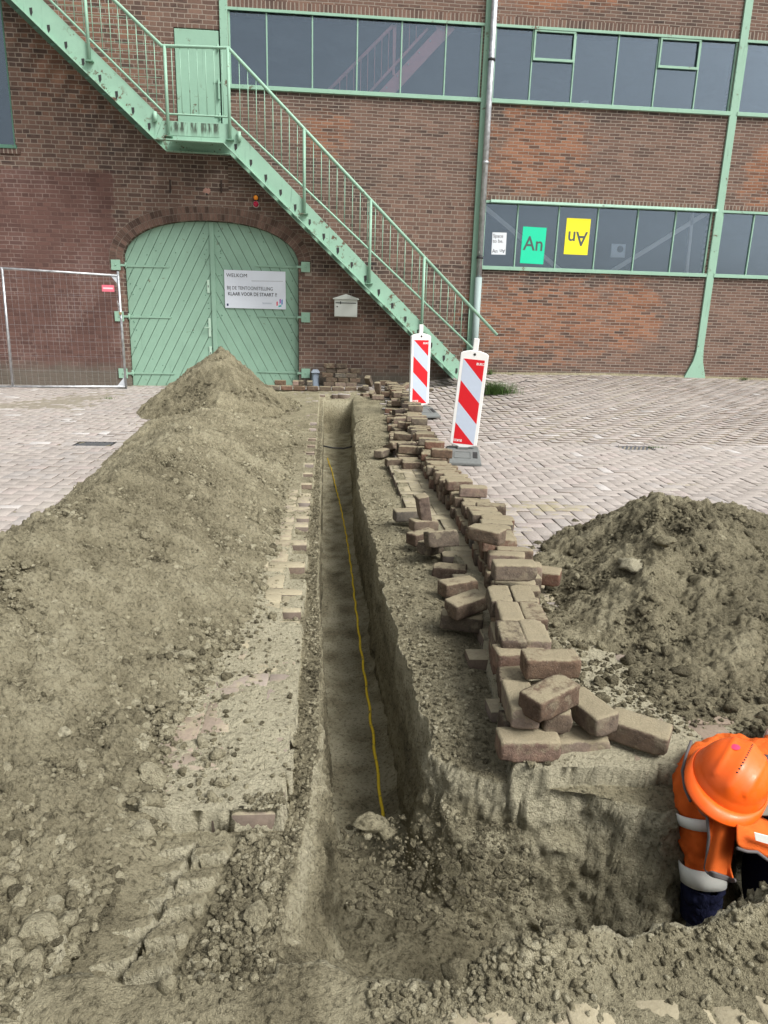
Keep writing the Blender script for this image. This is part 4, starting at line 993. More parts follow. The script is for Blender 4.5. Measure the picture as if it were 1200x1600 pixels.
# plain steel door at the landing
q = MB(); q.box(-2.45, -1.75, D-.012, D+.03, 4.22, 5.74); dr = q.build('upper_door', GREEN, B, bevel=.006)
q = MB()
for z_ in (5.5, 5.0, 4.5): q.tube([(-1.765, D-.03, z_-.05), (-1.765, D-.03, z_+.05)], .014, 8); q.box(-1.85, -1.70, D-.022, D-.0135, z_-.012, z_+.012)
q.build('hinge', GREEN, dr)
q = MB(); q.box(-1.78, -1.755, D-.06, D-.02, 4.75, 5.05); q.build('handle', GREEN, dr, bevel=.003)
# rusty anchor ends in the wall and a broken patch
for px in (266, 346):
    x_, z_ = FA(px, 291); q = MB(); q.obox((x_, D-.012, z_), (1, 0, 0), (0, 1, 0), (.03, 0, 1), .012, .012, .10); q.build('wall_anchor', m_simple('rusted_iron', (.045, .03, .025), .8), B, bevel=.003)
x_, z_ = FA(323, 298); q = MB(); rg = np.random.default_rng(2)
q.prism([(x_+math.cos(a)*.07*rg.uniform(.6, 1.2), z_+math.sin(a)*.05*rg.uniform(.6, 1.2)) for a in np.linspace(0, 6.0, 14)], D-.004, D+.02)
q.build('spalled_patch', m_simple('broken_brick', (.36, .21, .17), .95, var=.35, scale=40), B)
q = MB(); q.tube([(x_+.0, D-.005, z_-.055), (x_, D-.0, z_-.055)], .018, 10); q.build('drill_hole', DARK, B)
# parapet top far above keeps the room closed
q = MB(); q.box(WX0, WX1, D-.02, D+6.2, 8.2, 8.35); q.build('roof', m_simple('roof_edge', (.12, .12, .12), .9), B)
q = MB(); q.box(WX0-.25, WX0-.005, D, D+6.2, -.3, 8.2); q.box(WX1+.005, WX1+.25, D, D+6.2, -.3, 8.2); q.box(WX0, WX1, D+6.05, D+6.25, -.3, 8.2); q.build('rear_wall', WALL, B)

# cracked paint-free plinth strip of cement at the base, right bays
q = MB(); xs_ = np.linspace(2.7, 12, 60)
for i in range(59):
    a, b = xs_[i], xs_[i+1]; za, zb = [float(rise(np.array(v), np.array(13.2))) for v in (a, b)]
    ya, yb = D-.05-.03*perlin(np.array(a*2), np.array(0.)), D-.05-.03*perlin(np.array(b*2), np.array(0.))
    q.add([(a, ya, za-.02), (b, yb, zb-.02), (b, D-.002, zb+.025), (a, D-.002, za+.025)], [(0, 1, 2, 3)])
q.smooth = True; q.build('soil_fillet', SOIL, B)

# inner staircase seen through the upper glass
RED = m_simple('red_oxide_paint', (.85, .36, .36), .6, var=.1)
S = empty('indoor_staircase', (1.4, D+.15, 3.9), 'pinkish red steel staircase inside, seen through the upper windows', 'staircase')
def fi(px, py, d=D+.14): x, z = FA(px, py, d); return (x, d, z)
q = MB(); q.bar(fi(586, 165), fi(704, 38), .20, .03); q.build('stringer', RED, S)
q = MB(); q.tube([fi(500, 155), fi(608, 46), fi(614, 40)], .028, 8); q.tube([fi(565, 158), fi(668, 45)], .024, 8); q.build('handrail', RED, S)
q = MB(); q.bar(fi(616, 40), fi(615, 118), .04, .04); q.bar(fi(680, 30), fi(688, 60), .04, .04); q.build('post', RED, S)
for k in range(13):
    t = k/12.0; a = fi(522+t*150, 133-t*115+12); 
    q = MB(); px = 520+k*11; top = fi(px, 155-(px-500)*1.01); bot = fi(px, 158-(px-565)*1.1 if px > 565 else 168); q.tube([top, (top[0], top[1], min(bot[2], top[2]-.05))], .008, 6); q.build('baluster', RED, S)
q = MB()
for k in range(6):
    a = fi(604+k*17, 137-k*18.2, D+.122); q.tube([a, (a[0], a[1]-.012, a[2])], .014, 8)
q.build('bolt', m_simple('bright_bolt', (.8, .75, .7), .4), S)

# ------------------------------------------------------------ outside staircase
YS = 12.3; YB = D-.06
ST = empty('steel_staircase', (0, 12.75, 0), 'mint green steel outside staircase rising across the brick wall to a landing door', 'staircase')
def s2(x, z, y=YS): return (x, y, z)
up0, up1 = (-4.58, 5.68), (-2.64, 3.93); m1 = (up1[1]-up0[1])/(up1[0]-up0[0]); upT = (-6.4, up1[1]+m1*(-6.4+2.64))
lo0, lo1 = (-1.60, 3.92), (2.40, .265); m2 = (lo1[1]-lo0[1])/(lo1[0]-lo0[0])
for y0 in (YS, YB-.02):
    q = MB(); H_ = .325
    q.prism([upT, up1, (up1[0]+.13, up1[1]+H_*.9), (upT[0], upT[1]+H_*1.33)], y0, y0+.014)
    q.prism([up1, (lo0[0], lo0[1]), (lo0[0]+.1, 4.20), (up1[0]+.135, 4.20)], y0-.0005, y0+.0135)
    q.prism([lo0, lo1, (lo1[0]+.30, lo1[1]+.04), (lo0[0]+.10, lo0[1]+.285)], y0+.0002, y0+.0142)
    # flanges
    q.bar((upT[0], y0-.03, upT[1]), (up1[0], y0-.03, up1[1]), .014, .075); q.bar((up1[0], y0-.03, up1[1]), (lo0[0], y0-.03, lo0[1]), .016, .09); q.bar((lo0[0], y0-.03, lo0[1]), (lo1[0], y0-.03, lo1[1]), .014, .075)
    q.build('stringer', GREEN_ST, ST, bevel=.002)
# treads
GRIT = m_simple('tread_grating', (.10, .20, .15), .8)
k = 0
while True:
    x_ = -1.46+.2285*k; z_ = lo0[1]+m2*(x_-lo0[0])+.145
    if x_ > 2.5: break
    q = MB(); q.box(x_-.02, x_+.24, YS+.015, YB-.021, z_-.03, z_); q.build('tread', GRIT, ST); k += 1
for k in range(14):
    x_ = -2.70-.2285*k; z_ = up1[1]+m1*(x_-up1[0])+.145
    q = MB(); q.box(x_-.24, x_+.02, YS+.015, YB-.021, z_-.03, z_); q.build('tread', GRIT, ST)
q = MB(); q.box(-2.5, -1.5, YS+.015, YB-.021, 4.13, 4.165); q.build('landing', GRIT, ST)
q = MB(); q.box(-2.44, -1.66, YS-.001-.004, YS-.0008, 4.0, 4.19); kk = NT('streaked_green_paint', .7, .3); pz = kk.pos(); sk = kk.rng(kk.noise(kk.map(pz, (7, 7, .9)), 1.6, 4, .65), .44, .56); sk = kk.math('MULTIPLY', sk, kk.rng(kk.xyz(pz)[2], 4.01, 4.10, .25, 1))
kk.col(kk.mix(sk, MINT, kk.mix(kk.noise(pz, 30, 3), (.025, .03, .025), (.10, .14, .10)))); q.build('toe_plate', kk.m, ST)
# step fixings in the stringer: little dark slots with flaking paint
rg = np.random.default_rng(4)
for k in range(18):
    x_ = -1.42+.2285*k; z_ = lo0[1]+m2*(x_-lo0[0])+.115
    if x_ < 2.3:
        q = MB(); q.prism([(x_-.022+rg.normal(0, .003), z_+.05), (x_+.02, z_+.055+rg.normal(0, .004)), (x_+.022, z_-.01), (x_-.004, z_-.055+rg.normal(0, .006)), (x_-.018, z_-.02)], YS-.002, YS+.001); q.build('fixing_slot', DARK, ST)
for k in range(9):
    x_ = -2.72-.2285*k; z_ = up1[1]+m1*(x_-up1[0])+.10
    q = MB(); q.prism([(x_-.022, z_+.05), (x_+.02, z_+.055+rg.normal(0, .004)), (x_+.022, z_-.01), (x_-.004, z_-.055+rg.normal(0, .006)), (x_-.018, z_-.02)], YS-.002, YS+.001); q.build('fixing_slot', DARK, ST)
q = MB()
for x_, z_ in ((-2.62, 4.24), (-1.36, 4.02)): q.tube([(x_, YS-.03, z_-.07), (x_, YS-.03, z_+.07)], .03, 10)
q.build('socket', GREEN, ST)
# rails
yR = YS-.02
rT = [(-4.5, 5.76+(4.5-3.13)*.86), (-3.13, 5.76), (-2.47, 5.2), (-1.49, 5.225), (2.90, 1.155)]
rL = [(-4.6, 4.29+(4.6-2.47)*.905), (-2.47, 4.29), (-1.49, 4.29), (2.47, .62+.0)]
rL[3] = (2.50, 4.29-(2.50+1.49)*.845)
q = MB(); q.tube([(a, yR, b) for a, b in rT], .026, 10); q.build('handrail', GREEN, ST)
q = MB(); q.tube([(a, yR, b) for a, b in rL], .017, 8); q.build('lower_rail', GREEN, ST)
def rz_(pts, x): return float(np.interp(x, [p[0] for p in pts], [p[1] for p in pts]))
for x_, zb in ((-3.53, 4.95), (-2.43, 3.99), (-1.5, 3.98), (-.36, 2.96), (.70, 1.93), (1.60, 1.18)):
    q = MB(); q.tube([(x_, yR-.008, zb), (x_, yR-.008, rz_(rT, x_))], .024, 10); q.build('rail_post', GREEN, ST)
    q = MB(); q.box(x_-.06, x_+.06, yR-.06, yR+.016, zb-.02, zb-.004); q.build('post_foot', m_paint('chipped_green_paint', (.14, .27, .19), .3, 1.6), ST)
x_ = -4.45
while x_ < 2.45:
    if not any(abs(x_-p) < .045 for p in (-3.53, -2.43, -1.5, -.36, .70, 1.60)):
        q = MB(); q.tube([(x_, yR, rz_(rL, x_)), (x_, yR, rz_(rT, x_))], .0065, 6); q.build('baluster', GREEN, ST)
    x_ += .1245
# wire mesh panel fixed behind the balusters on the upper flight
q = MB(); hx = [(-4.4+.125*i) for i in range(16)]
for k in range(-3, 14):
    z_ = 4.45+k*.11; pts = [x for x in np.linspace(-4.4, -2.5, 40) if rz_(rL, x) < z_ < rz_(rT, x)]
    if len(pts) > 1: q.tube([(pts[0], yR+.01, z_), (pts[-1], yR+.01, z_)], .003, 4)
    pts = [x for x in np.linspace(-1.45, 2.45, 80) if False]
q.build('wire_mesh', GREEN, ST)

# ------------------------------------------------------------ downpipe
DP = empty('downpipe', (2.69, D-.12, .3), 'grey zinc rainwater downpipe in front of the green post', 'downpipe')
q = MB(); q.tube([(2.69, D-.11, 2.1), (2.68, D-.11, 8.1)], .052, 16); q.build('pipe', GALV, DP)
q = MB(); q.tube([(2.69, D-.11, .3), (2.69, D-.11, 2.12)], .062, 16); q.build('lower_pipe', m_simple('painted_cast_iron', (.30, .38, .37), .6), DP)
for z_ in (5.53, 2.45, 3.98):
    q = MB(); q.tube([(2.69, D-.11, z_-.02), (2.69, D-.11, z_+.02)], .060, 16); q.box(2.675, 2.705, D-.06, D, z_-.015, z_+.015); q.build('bracket', DARK if z_ != 3.98 else GALV, DP)

# ------------------------------------------------------------ site fence at the left
FY = 12.72
F = empty('site_fence', (-5.0, FY, .05), 'galvanised mesh site fence panel standing before the dark red wall', 'fence')
fp = lambda px, py: (FA(px, py, FY)[0], FY, FA(px, py, FY)[1])
TL, TR, BR_, BLo = fp(-70, 413), fp(186, 430), fp(197, 603), fp(-70, 603)
TR = (TR[0], FY, TR[2]); 
for a, b in ((fp(184, 424), fp(197, 607)), (fp(3, 418), fp(20, 605)), (fp(-86, 412), fp(-66, 607))):
    q = MB(); q.tube([a, b], .021, 10); q.build('upright', GALV, F)
for a, b in ((fp(-86, 413), fp(186, 431)), (fp(-66, 604), fp(197, 604))):
    q = MB(); q.tube([a, b], .019, 10); q.build('rail', GALV, F)
q = MB()
x0_, x1_ = fp(-66, 500)[0], fp(190, 500)[0]; z0_, z1_ = fp(100, 603)[2], fp(100, 424)[2]
for x_ in np.arange(x0_, x1_, .10): q.tube([(x_, FY+.004, z0_), (x_, FY+.004, z1_)], .0013, 4)
for z_ in np.arange(z0_, z1_, .25): q.tube([(x0_, FY+.004, z_), (x1_, FY+.004, z_)], .0013, 4)
q.build('wire_mesh', GALV, F)
q = MB(); a, b, c = fp(173, 431), fp(184, 432), fp(184, 444); q.prism([(p[0], p[2]) for p in (a, b, c)], FY-.004, FY+.004); a, b, c = fp(184, 602), fp(196, 602), fp(195, 588); q.prism([(p[0], p[2]) for p in (a, b, c)], FY-.004, FY+.004); q.build('corner_gusset', m_simple('bright_zinc', (.62, .66, .70), .4, .3), F)
# a bit of chain on the upright
C_ = empty('padlock_chain', fp(188, 480), 'steel chain with padlock hanging on the fence upright beside the door', 'chain')
q = MB(); p0 = fp(186, 470)
for i in range(9):
    c = (p0[0]-.02+.006*i+.01*math.sin(i), FY-.03, p0[2]-.04*i-.02); th = [(c[0]+(.008*math.cos(t) if i % 2 else 0), c[1]+(0 if i % 2 else .008*math.cos(t)), c[2]+.022*math.sin(t)) for t in np.linspace(0, 2*math.pi, 9)]
    q.tube(th, .004, 5, caps=False)
q.build('chain', GALV, C_)
q = MB(); c = fp(189, 489); q.box(c[0]-.02, c[0]+.02, FY-.05, FY-.03, c[2]-.03, c[2]+.015); q.build('padlock', m_simple('brass', (.55, .42, .2), .35, .9), C_, bevel=.004)
# red plate
PK = m_simple('faded_red_enamel', (.75, .16, .22), .5)
a, b = fp(159, 445), fp(179, 456); q = MB(); q.box(a[0], b[0], FY-.008, FY-.004, b[2], a[2]); q.mi = 1; q.box(a[0]+.02, b[0]-.02, FY-.0095, FY-.0081, (a[2]+b[2])/2-.012, (a[2]+b[2])/2+.012)
tag(q.build('warning_plate', [PK, m_simple('pale_pink_print', (.9, .62, .66), .5)], origin=(a[0], FY, b[2])), 'small pink red plate with a pale stripe on the fence mesh', 'plate')
# ------------------------------------------------------------ signs and posters
def sheet(name, TLp, TRp, BLp, y, thick, mt, label, cat):
    """flat rectangular sheet in the plane y; returns (object, map (u right, v up) metres from lower left, w, h)"""
    a = Vector((FA(*TLp, y)[0], 0, FA(*TLp, y)[1])); b = Vector((FA(*TRp, y)[0], 0, FA(*TRp, y)[1])); c = Vector((FA(*BLp, y)[0], 0, FA(*BLp, y)[1]))
    U = (b-a); w_ = U.length; U.normalize(); h_ = (a-c).length; Vv = Vector((-U.z, 0, U.x)); o0 = a-Vv*h_
    rt = empty(name, (o0.x, y, o0.z), label, cat)
    def fn(u, v, d=0.0): p = o0+U*u+Vv*v; return (p.x, y-d, p.z)
    q = MB(); v = [fn(0, 0, 0), fn(w_, 0, 0), fn(w_, h_, 0), fn(0, h_, 0), fn(0, 0, -thick), fn(w_, 0, -thick), fn(w_, h_, -thick), fn(0, h_, -thick)]
    q.add(v, [(0, 1, 2, 3), (7, 6, 5, 4), (0, 4, 5, 1), (1, 5, 6, 2), (2, 6, 7, 3), (3, 7, 4, 0)]); q.build('panel', mt, rt)
    return rt, fn, w_, h_
SW = m_simple('white_sign_board', (.66, .71, .78), .45, var=.03, scale=4)
rt, fn, w_, h_ = sheet('welcome_sign', (350, 421.5), (446, 424.5), (353, 481), D+.082, .006, SW, 'white Dutch welcome sign board on the right leaf of the green door', 'sign')
GREY = m_simple('grey_ink', (.10, .11, .12), .6)
def letters(rt, items, mt, name='lettering'):
    q = MB()
    for txt, sz, u, v, kw in items: put_text(q, txt, sz, (lambda a, b, u=u, v=v: fn(u+a, v+b, .003)), **kw)
    return q.build(name, mt, rt)
letters(rt, [('WELKOM', .085, .035, h_-.115, dict(sx=1.0, bold=.0)), ('KLAAR VOOR DE STAART ?!', .083, .055, h_-.425, dict(sx=.83, bold=.010))], BLACK)
letters(rt, [('BIJ DE TENTOONSTELLING', .083, .04, h_-.325, dict(sx=.80, bold=.004))], GREY, 'thin_lettering')
letters(rt, [('Doornroosje', .045, .60, .075, dict(sx=.85))], m_simple('pale_blue_ink', (.35, .42, .50), .6), 'small_lettering') if False else letters(rt, [('Stoomsteur', .045, .655, .085, dict(sx=.80))], m_simple('pale_blue_ink', (.35, .42, .50), .6), 'small_lettering')
q = MB(); q.add([fn(.47, h_-.175, .0012), fn(1.02, h_-.165, .0012), fn(1.02, h_-.160, .0012), fn(.47, h_-.170, .0012)], [(0, 1, 2, 3)]); q.build('rule', GREY, rt)
def para(q, u0, u1, v0, v1, sh): q.add([fn(u0, v0, .0012), fn(u1, v0+sh, .0012), fn(u1, v1+sh, .0012), fn(u0, v1, .0012)], [(0, 1, 2, 3)])
lx = w_-.165
for nm, col, gs in (('red', (.70, .08, .12), [(lx, lx+.024, .055, .125)]), ('purple', (.35, .10, .45), [(lx+.055, lx+.078, .095, .168)]), ('blue', (.04, .22, .50), [(lx+.088, lx+.110, .075, .160)]), ('teal', (.02, .42, .40), [(lx+.035, lx+.088, .035, .062)])):
    q = MB()
    for g in gs: para(q, *g, .012)
    q.build('emblem_bar', m_simple('print_'+nm, col, .5), rt)
q = MB(); para(q, .03, .06, .035, .075, .0); q.build('corner_mark', m_simple('navy_ink', (.02, .03, .10), .5), rt)
YG = D+.030
PW = m_simple('poster_paper', (.66, .70, .74), .6, var=.03, scale=5)
rt, fn, w_, h_ = sheet('poster', (769.6, 363), (791.8, 363.6), (767.8, 397.5), YG, .003, PW, 'small white window poster reading Space to be, left of the green one', 'poster')
q = MB()
for t, v in (('Space', h_-.085), ('to be.', h_-.17)): put_text(q, t, .085, (lambda a, b, v=v: fn(.012+a, v+b, .001)), sx=.95, bold=.004)
put_text(q, 'An', .088, (lambda a, b: fn(.010+a, .03+b, .001)), sx=.98, bold=.004); put_text(q, 'An', .088, (lambda a, b: fn(w_-.012+a, .088+b, .001)), sx=.98, bold=.004, rot=True)
q.build('lettering', BLACK, rt)
rt, fn, w_, h_ = sheet('poster', (817.5, 353.8), (854.3, 356), (811.5, 411), YG, .003, m_simple('green_poster_paper', (.01, .60, .34), .6, var=.06, scale=5), 'bright green window poster with the dark letters An', 'poster')
q = MB(); put_text(q, 'An', .335, (lambda a, b: fn(.035+a, h_*.37+b, .001)), sx=.93, bold=.012); q.build('lettering', m_simple('charcoal_ink', (.07, .09, .09), .6), rt)
rt, fn, w_, h_ = sheet('poster', (886, 340.5), (923.5, 342.3), (880, 397), YG, .003, m_simple('yellow_poster_paper', (.84, .74, .02), .6, var=.05, scale=5), 'yellow window poster with the letters An upside down', 'poster')
q = MB(); put_text(q, 'An', .335, (lambda a, b: fn(w_-.035+a, h_*.63+b, .001)), sx=.93, bold=.012, rot=True); q.build('lettering', m_simple('charcoal_ink2', (.07, .09, .09), .6), rt)
# pale poster leaning inside
rt, fn, w_, h_ = sheet('white_box', (956, 381), (978, 381.5), (954, 402), D+.25, .01, PW, 'whitish board standing inside the fourth lower pane', 'board')
q = MB(); vs = [fn(w_*.62+.06*math.cos(t), h_*.62+.06*math.sin(t), .002) for t in np.linspace(0, 2*math.pi, 16, endpoint=False)]; q.add(vs, [tuple(range(16))]); q.build('round_mark', DARK, rt)

# ------------------------------------------------------------ things on the wall
ENA = m_simple('off_white_enamel', (.66, .70, .66), .4, var=.08, scale=8)
x0, zt = FA(522.5, 468); x1, zb = FA(557.5, 495.5); Ym = D-.13
MBX = empty('mailbox', ((x0+x1)/2, D, zb), 'off-white metal letterbox with a gabled lid on the brick wall under the stairs', 'mailbox')
q = MB(); q.box(x0, x1, Ym, D-.002, zb, zt); q.build('body', ENA, MBX, bevel=.006)
q = MB(); xm = (x0+x1)/2; q.prism([(x0-.03, zt+.002), (x1+.03, zt+.002), (x1+.03, zt+.02), (xm, zt+.095), (x0-.03, zt+.02)], Ym-.03, D-.002); q.build('lid', ENA, MBX, bevel=.004)
q = MB(); q.box(x0+.012, x1-.012, Ym-.004, Ym-.0005, zb+.015, zt-.075); q.build('door', ENA, MBX, bevel=.002)
q = MB(); q.box(x0+.02, x1-.02, Ym-.007, Ym-.001, zt-.062, zt-.050); q.tube([(x0+.05, Ym-.012, zb+.17), (x0+.05, Ym, zb+.17)], .012, 10); q.box(x0+.10, x0+.115, Ym-.0065, Ym-.0042, zb+.215, zb+.26); q.build('slot_and_lock', DARK, MBX)
# indicator lamps
x_, z_ = FA(400, 314); LP_ = empty('signal_lamp', (x_, D, z_-.06), 'orange over red round signal lamp pair on the brick above the arch', 'lamp')
for dz, c, n_ in ((.045, (.85, .28, .02), 'orange_lens'), (-.055, (.45, .01, .05), 'red_lens')):
    q = MB(); rr = .038 if dz > 0 else .045; q.tube([(x_, D-.002, z_+dz), (x_, D-.05, z_+dz), (x_, D-.06, z_+dz)], [rr, rr, rr*.6], 16); q.build(n_, m_simple(n_, c, .25), LP_)
    q = MB(); q.tube([(x_, D-.001, z_+dz), (x_, D-.018, z_+dz)], rr+.012, 16); q.build('bezel', DARK if dz > 0 else m_simple('bezel_grey', (.45, .38, .36), .5), LP_)
# grey conduit cover
GP = m_simple('grey_plastic', (.22, .27, .33), .5); xa = FA(487, 600, 13.0)[0]; xb = FA(498.5, 600, 13.0)[0]
CC = empty('conduit_cover', ((xa+xb)/2, 13.05, .12), 'grey plastic conduit cover standing against the wall between the door and the brick stack', 'conduit cover')
q = MB(); q.prismz([(xa, 13.0), (xa+.03, 12.93), (xb-.03, 12.93), (xb, 13.0), (xb, 13.18), (xa, 13.18)], .10, .40); q.build('body', GP, CC, bevel=.004)
q = MB(); v = [(xa-.02, 13.0, .40), (xb+.02, 13.0, .40), (xb+.02, 13.18, .47), (xa-.02, 13.18, .47), (xa+.02, 12.92, .36), (xb-.02, 12.92, .36)]; q.prism([(xa-.015, .402), (xb+.015, .402), (xb-.02, .45), (xa+.02, .45)], 12.9, 13.18); q.build('cap', m_simple('grey_plastic_light', (.34, .40, .47), .45), CC, bevel=.004)

# ------------------------------------------------------------ warning beacons
REDR = m_simple('red_reflective_film', (.62, .012, .02), .35, var=.08, scale=25); WHR = m_simple('white_reflective_film', (.50, .57, .68), .35, var=.07, scale=25)
FRM = m_simple('white_plastic_frame', (.78, .78, .76), .5, var=.05, scale=12); RUB = m_simple('recycled_rubber', (.15, .16, .155), .85, var=.3, scale=30, bump=.5)
def beacon(loc, rz, lean, label, lean2=0):
    rt = empty('traffic_beacon', loc, label, 'road beacon', 'red and white beacons along the brick row', rz)
    def part(q, nm, mt, **k):
        o = q.build(nm, mt, None, **k); o.parent = rt; o.location = (0, 0, 0); return o
    # foot: long block with ramped front, pockets and a rib frame
    f = MB(); f.add([(-.19, -.40, .0), (.19, -.40, .0), (.19, .40, .0), (-.19, .40, .0), (-.19, -.40, .03), (.19, -.40, .03), (.165, -.36, .05), (-.165, -.36, .05), (-.165, -.12, .105), (.165, -.12, .105), (.165, .12, .105), (-.165, .12, .105), (-.165, .36, .05), (.165, .36, .05), (.19, .40, .03), (-.19, .40, .03)],
        [(0, 3, 2, 1), (0, 1, 5, 4), (4, 5, 6, 7), (7, 6, 9, 8), (8, 9, 10, 11), (11, 10, 13, 12), (12, 13, 14, 15), (2, 3, 15, 14), (1, 2, 14, 13, 10, 9, 6, 5), (0, 4, 7, 8, 11, 12, 15, 3)])
    foot = part(f, 'foot', RUB, bevel=.008, seg=2)
    for s in (-1, 1):
        for e in (-1, 1):
            p = MB()
            for yy in (.20, .265):
                zz = .105-(yy-.12)*.229; p.obox((s*.125, e*yy, zz+.001), (1, 0, 0), (0, 1, -e*.229), (0, e*.229, 1), .022, .040, .004)
            o = part(p, 'pocket', DARK); o.parent = foot
    p = MB()
    for e in (-1, 1):
        for (u, v, a, b) in ((0, .16, .08, .006), (0, .31, .08, .006), (-.08, .235, .006, .08), (.08, .235, .006, .08)):
            zz = .105-(v-.12)*.229; p.obox((u, e*v, zz+.002), (1, 0, 0), (0, 1, -e*.229), (0, e*.229, 1), a, b, .005)
    p.box(-.055, .055, -.06, .06, .106, .125)
    o = part(p, 'rib', RUB, bevel=.002); o.parent = foot
    # board
    T = Matrix.Translation((0, 0, .105))@Euler((R(lean2), R(lean), 0)).to_matrix().to_4x4()
    def bq(q, nm, mt, par=None, **k):
        q.v = [tuple(T@Vector(v)) for v in q.v]; o = q.build(nm, mt, None, **k); o.parent = par or rt; o.location = (0, 0, 0); return o
    W2, Hh = .14, .985
    fr = MB(); fr.prism([(-W2, .045), (-.05, .02), (-.03, .0), (.03, .0), (.05, .02), (W2, .045), (W2, Hh-.025), (W2-.02, Hh-.008), (.045, Hh+.012), (-.045, Hh+.012), (-W2+.02, Hh-.008), (-W2, Hh-.025)], -.028, .028)
    bd = bq(fr, 'board', FRM, bevel=.006, seg=2)
    tb = MB(); tb.box(-.028, .028, -.014, .014, Hh+.0125, Hh+.13); bq(tb, 'top_tab', FRM, bevel=.006)
    st = MB(); st.tube([(0, -.0285, Hh-.025), (0, -.031, Hh-.025)], .013, 12); bq(st, 'bolt_hole', DARK, bd)
    x0, x1, z1 = -.107, .107, Hh-.075; z0 = z1-.86; bh = .86/4
    rect = [(x0, z0), (x1, z0), (x1, z1), (x0, z1)]
    for face in (-1, 1):
        for colr, par in (('red', 0), ('white', 1)):
            sq = MB(); sl_ = bh/(x1-x0)
            for kk in range(-1, 5):
                # boundary lines fall from upper left to lower right; kk=-1 is the red corner at the top
                top = -kk*bh; bot = -(kk+1)*bh
                if (kk % 2 == 1) != (par == 0): continue
                # condition: bot <= (z-z1)+(x-x0)*sl_ - 0 <= top
                p = clip_poly(rect, sl_, 1, z1+sl_*x0+top); p = clip_poly(p, -sl_, -1, -(z1+sl_*x0+bot)) if len(p) > 2 else []
                if len(p) > 2: sq.prism(p, face*.0285-.0008, face*.0285+.0008)
            bq(sq, 'red_stripe' if par == 0 else 'white_stripe', REDR if par == 0 else WHR, bd)
    tx = MB(); put_text(tx, 'BUKO.', .034, lambda a, b: (.03+a-.002, -.0297, z1-.052+b), bold=.03, sx=.9); put_text(tx, 'BUKO.', .034, lambda a, b: (-.020+a, -.0297, z0+.045+b), bold=.03, sx=.9, rot=True)
    bq(tx, 'lettering', FRM, bd)
    return rt
xB, yB = G(722, 716); beacon((xB, yB, 0), R(-10), 4.0, 'nearer red and white striped beacon, leaning right on a dark rubber foot')
x2, y2 = G(650, 648, .05); beacon((x2+.0, y2-.25, float(rise(np.array(x2), np.array(y2)))), R(12), -.5, 'farther red and white striped beacon, upright behind the loose bricks')

# ------------------------------------------------------------ drain grates
for i, ((gx_, gy_), lab) in enumerate(zip(GRATES, ('dark iron drain grate in the left paving, clear of leaves', 'iron drain grate in the right paving with a mossy corner'))):
    z_ = float(rise(np.array(gx_), np.array(gy_)))
    rt = empty('drain_grate', (gx_, gy_, z_), lab, 'drain grate')
    q = MB(); hw, hd = .20, .13
    q.box(gx_-hw, gx_+hw, gy_-hd, gy_-hd+.02, z_-.05, z_-.004); q.box(gx_-hw, gx_+hw, gy_+hd-.02, gy_+hd, z_-.05, z_-.004); q.box(gx_-hw, gx_-hw+.02, gy_-hd+.02, gy_+hd-.02, z_-.05, z_-.004); q.box(gx_+hw-.02, gx_+hw, gy_-hd+.02, gy_+hd-.02, z_-.05, z_-.004)
    q.build('frame', DARK if i == 0 else m_simple('worn_iron', (.10, .10, .11), .6, .3), rt)
    q = MB()
    for k in range(7): xx = gx_-hw+.05+k*.05; q.obox((xx, gy_, z_-.014), (1, -.5, 0), (.5, 1, 0), (0, 0, 1), .011, .125, .010)
    q.build('bars', m_simple('worn_iron_bar', (.13, .14, .16), .5, .4), rt)
    q = MB(); q.box(gx_-hw+.021, gx_+hw-.021, gy_-hd+.021, gy_+hd-.021, z_-.06, z_-.052); q.build('sump', DARK, rt)
    # concrete packing round the gully so that no joint is left open
    q = MB(); q.add([(gx_-.38, gy_-.26, z_-.0135), (gx_+.38, gy_-.26, z_-.0135), (gx_+.38, gy_+.26, z_-.008+.01), (gx_-.38, gy_+.26, z_-.008+.01)], [(0, 1, 2, 3)]) if False else None
    fr = MB()
    for ex in np.arange(-.3, .31, .105):
        for ey, on in ((-.19, 1), (.19, 1)): fr.box(gx_+ex-.049, gx_+ex+.049, gy_+ey-.052, gy_+ey+.052, z_-.05, z_+.001)
    for ey in np.arange(-.08, .09, .105):
        for ex in (-.262, .262): fr.box(gx_+ex-.055, gx_+ex+.055, gy_+ey-.049, gy_+ey+.049, z_-.05, z_+.001)
    o = fr.build('kerb_stone', m_simple('grey_paver', (.36, .33, .31), .9, var=.2, scale=20), rt, bevel=.004)

# ------------------------------------------------------------ marking rope in the trench
YEL = NT('yellow_rope', .7, .3); pp = YEL.obj(); YEL.col(YEL.mix(YEL.rng(YEL.noise(pp, 38, 4, .7), .56, .66), (.72, .52, .03), (.16, .13, .08))); YEL = YEL.m
pp = [(512, 716), (520, 742), (529, 778), (537, 815), (545, 860), (551, 905), (556, 950), (562, 1000), (569, 1050), (577, 1105), (584, 1160), (591, 1215), (596, 1260), (599, 1287)]
pts = []
for a, b in pp:
    x_, y_ = G(a, b, -.56)
    for _ in range(4): z_ = float(soil(np.array([x_]), np.array([y_]))[0][0]); x_, y_ = G(a, b, z_+.006)
    pts.append(Vector((x_, y_, z_+.006)))
rope = []
for i in range(len(pts)-1):
    for t in np.linspace(0, 1, 14, endpoint=False):
        p = pts[i].lerp(pts[i+1], t); z_ = float(soil(np.array([p.x]), np.array([p.y]))[0][0]); rope.append((p.x+.003*math.sin(p.y*23), p.y, max(z_, p.z-.012)+.004+.003*math.sin(p.y*31)))
q = MB(); q.tube(rope, .0075, 8); q.v = q.v
tag(q.build('marker_rope', YEL, origin=tuple(rope[-1])), 'thin dirty yellow rope lying along the bottom of the trench', 'rope')
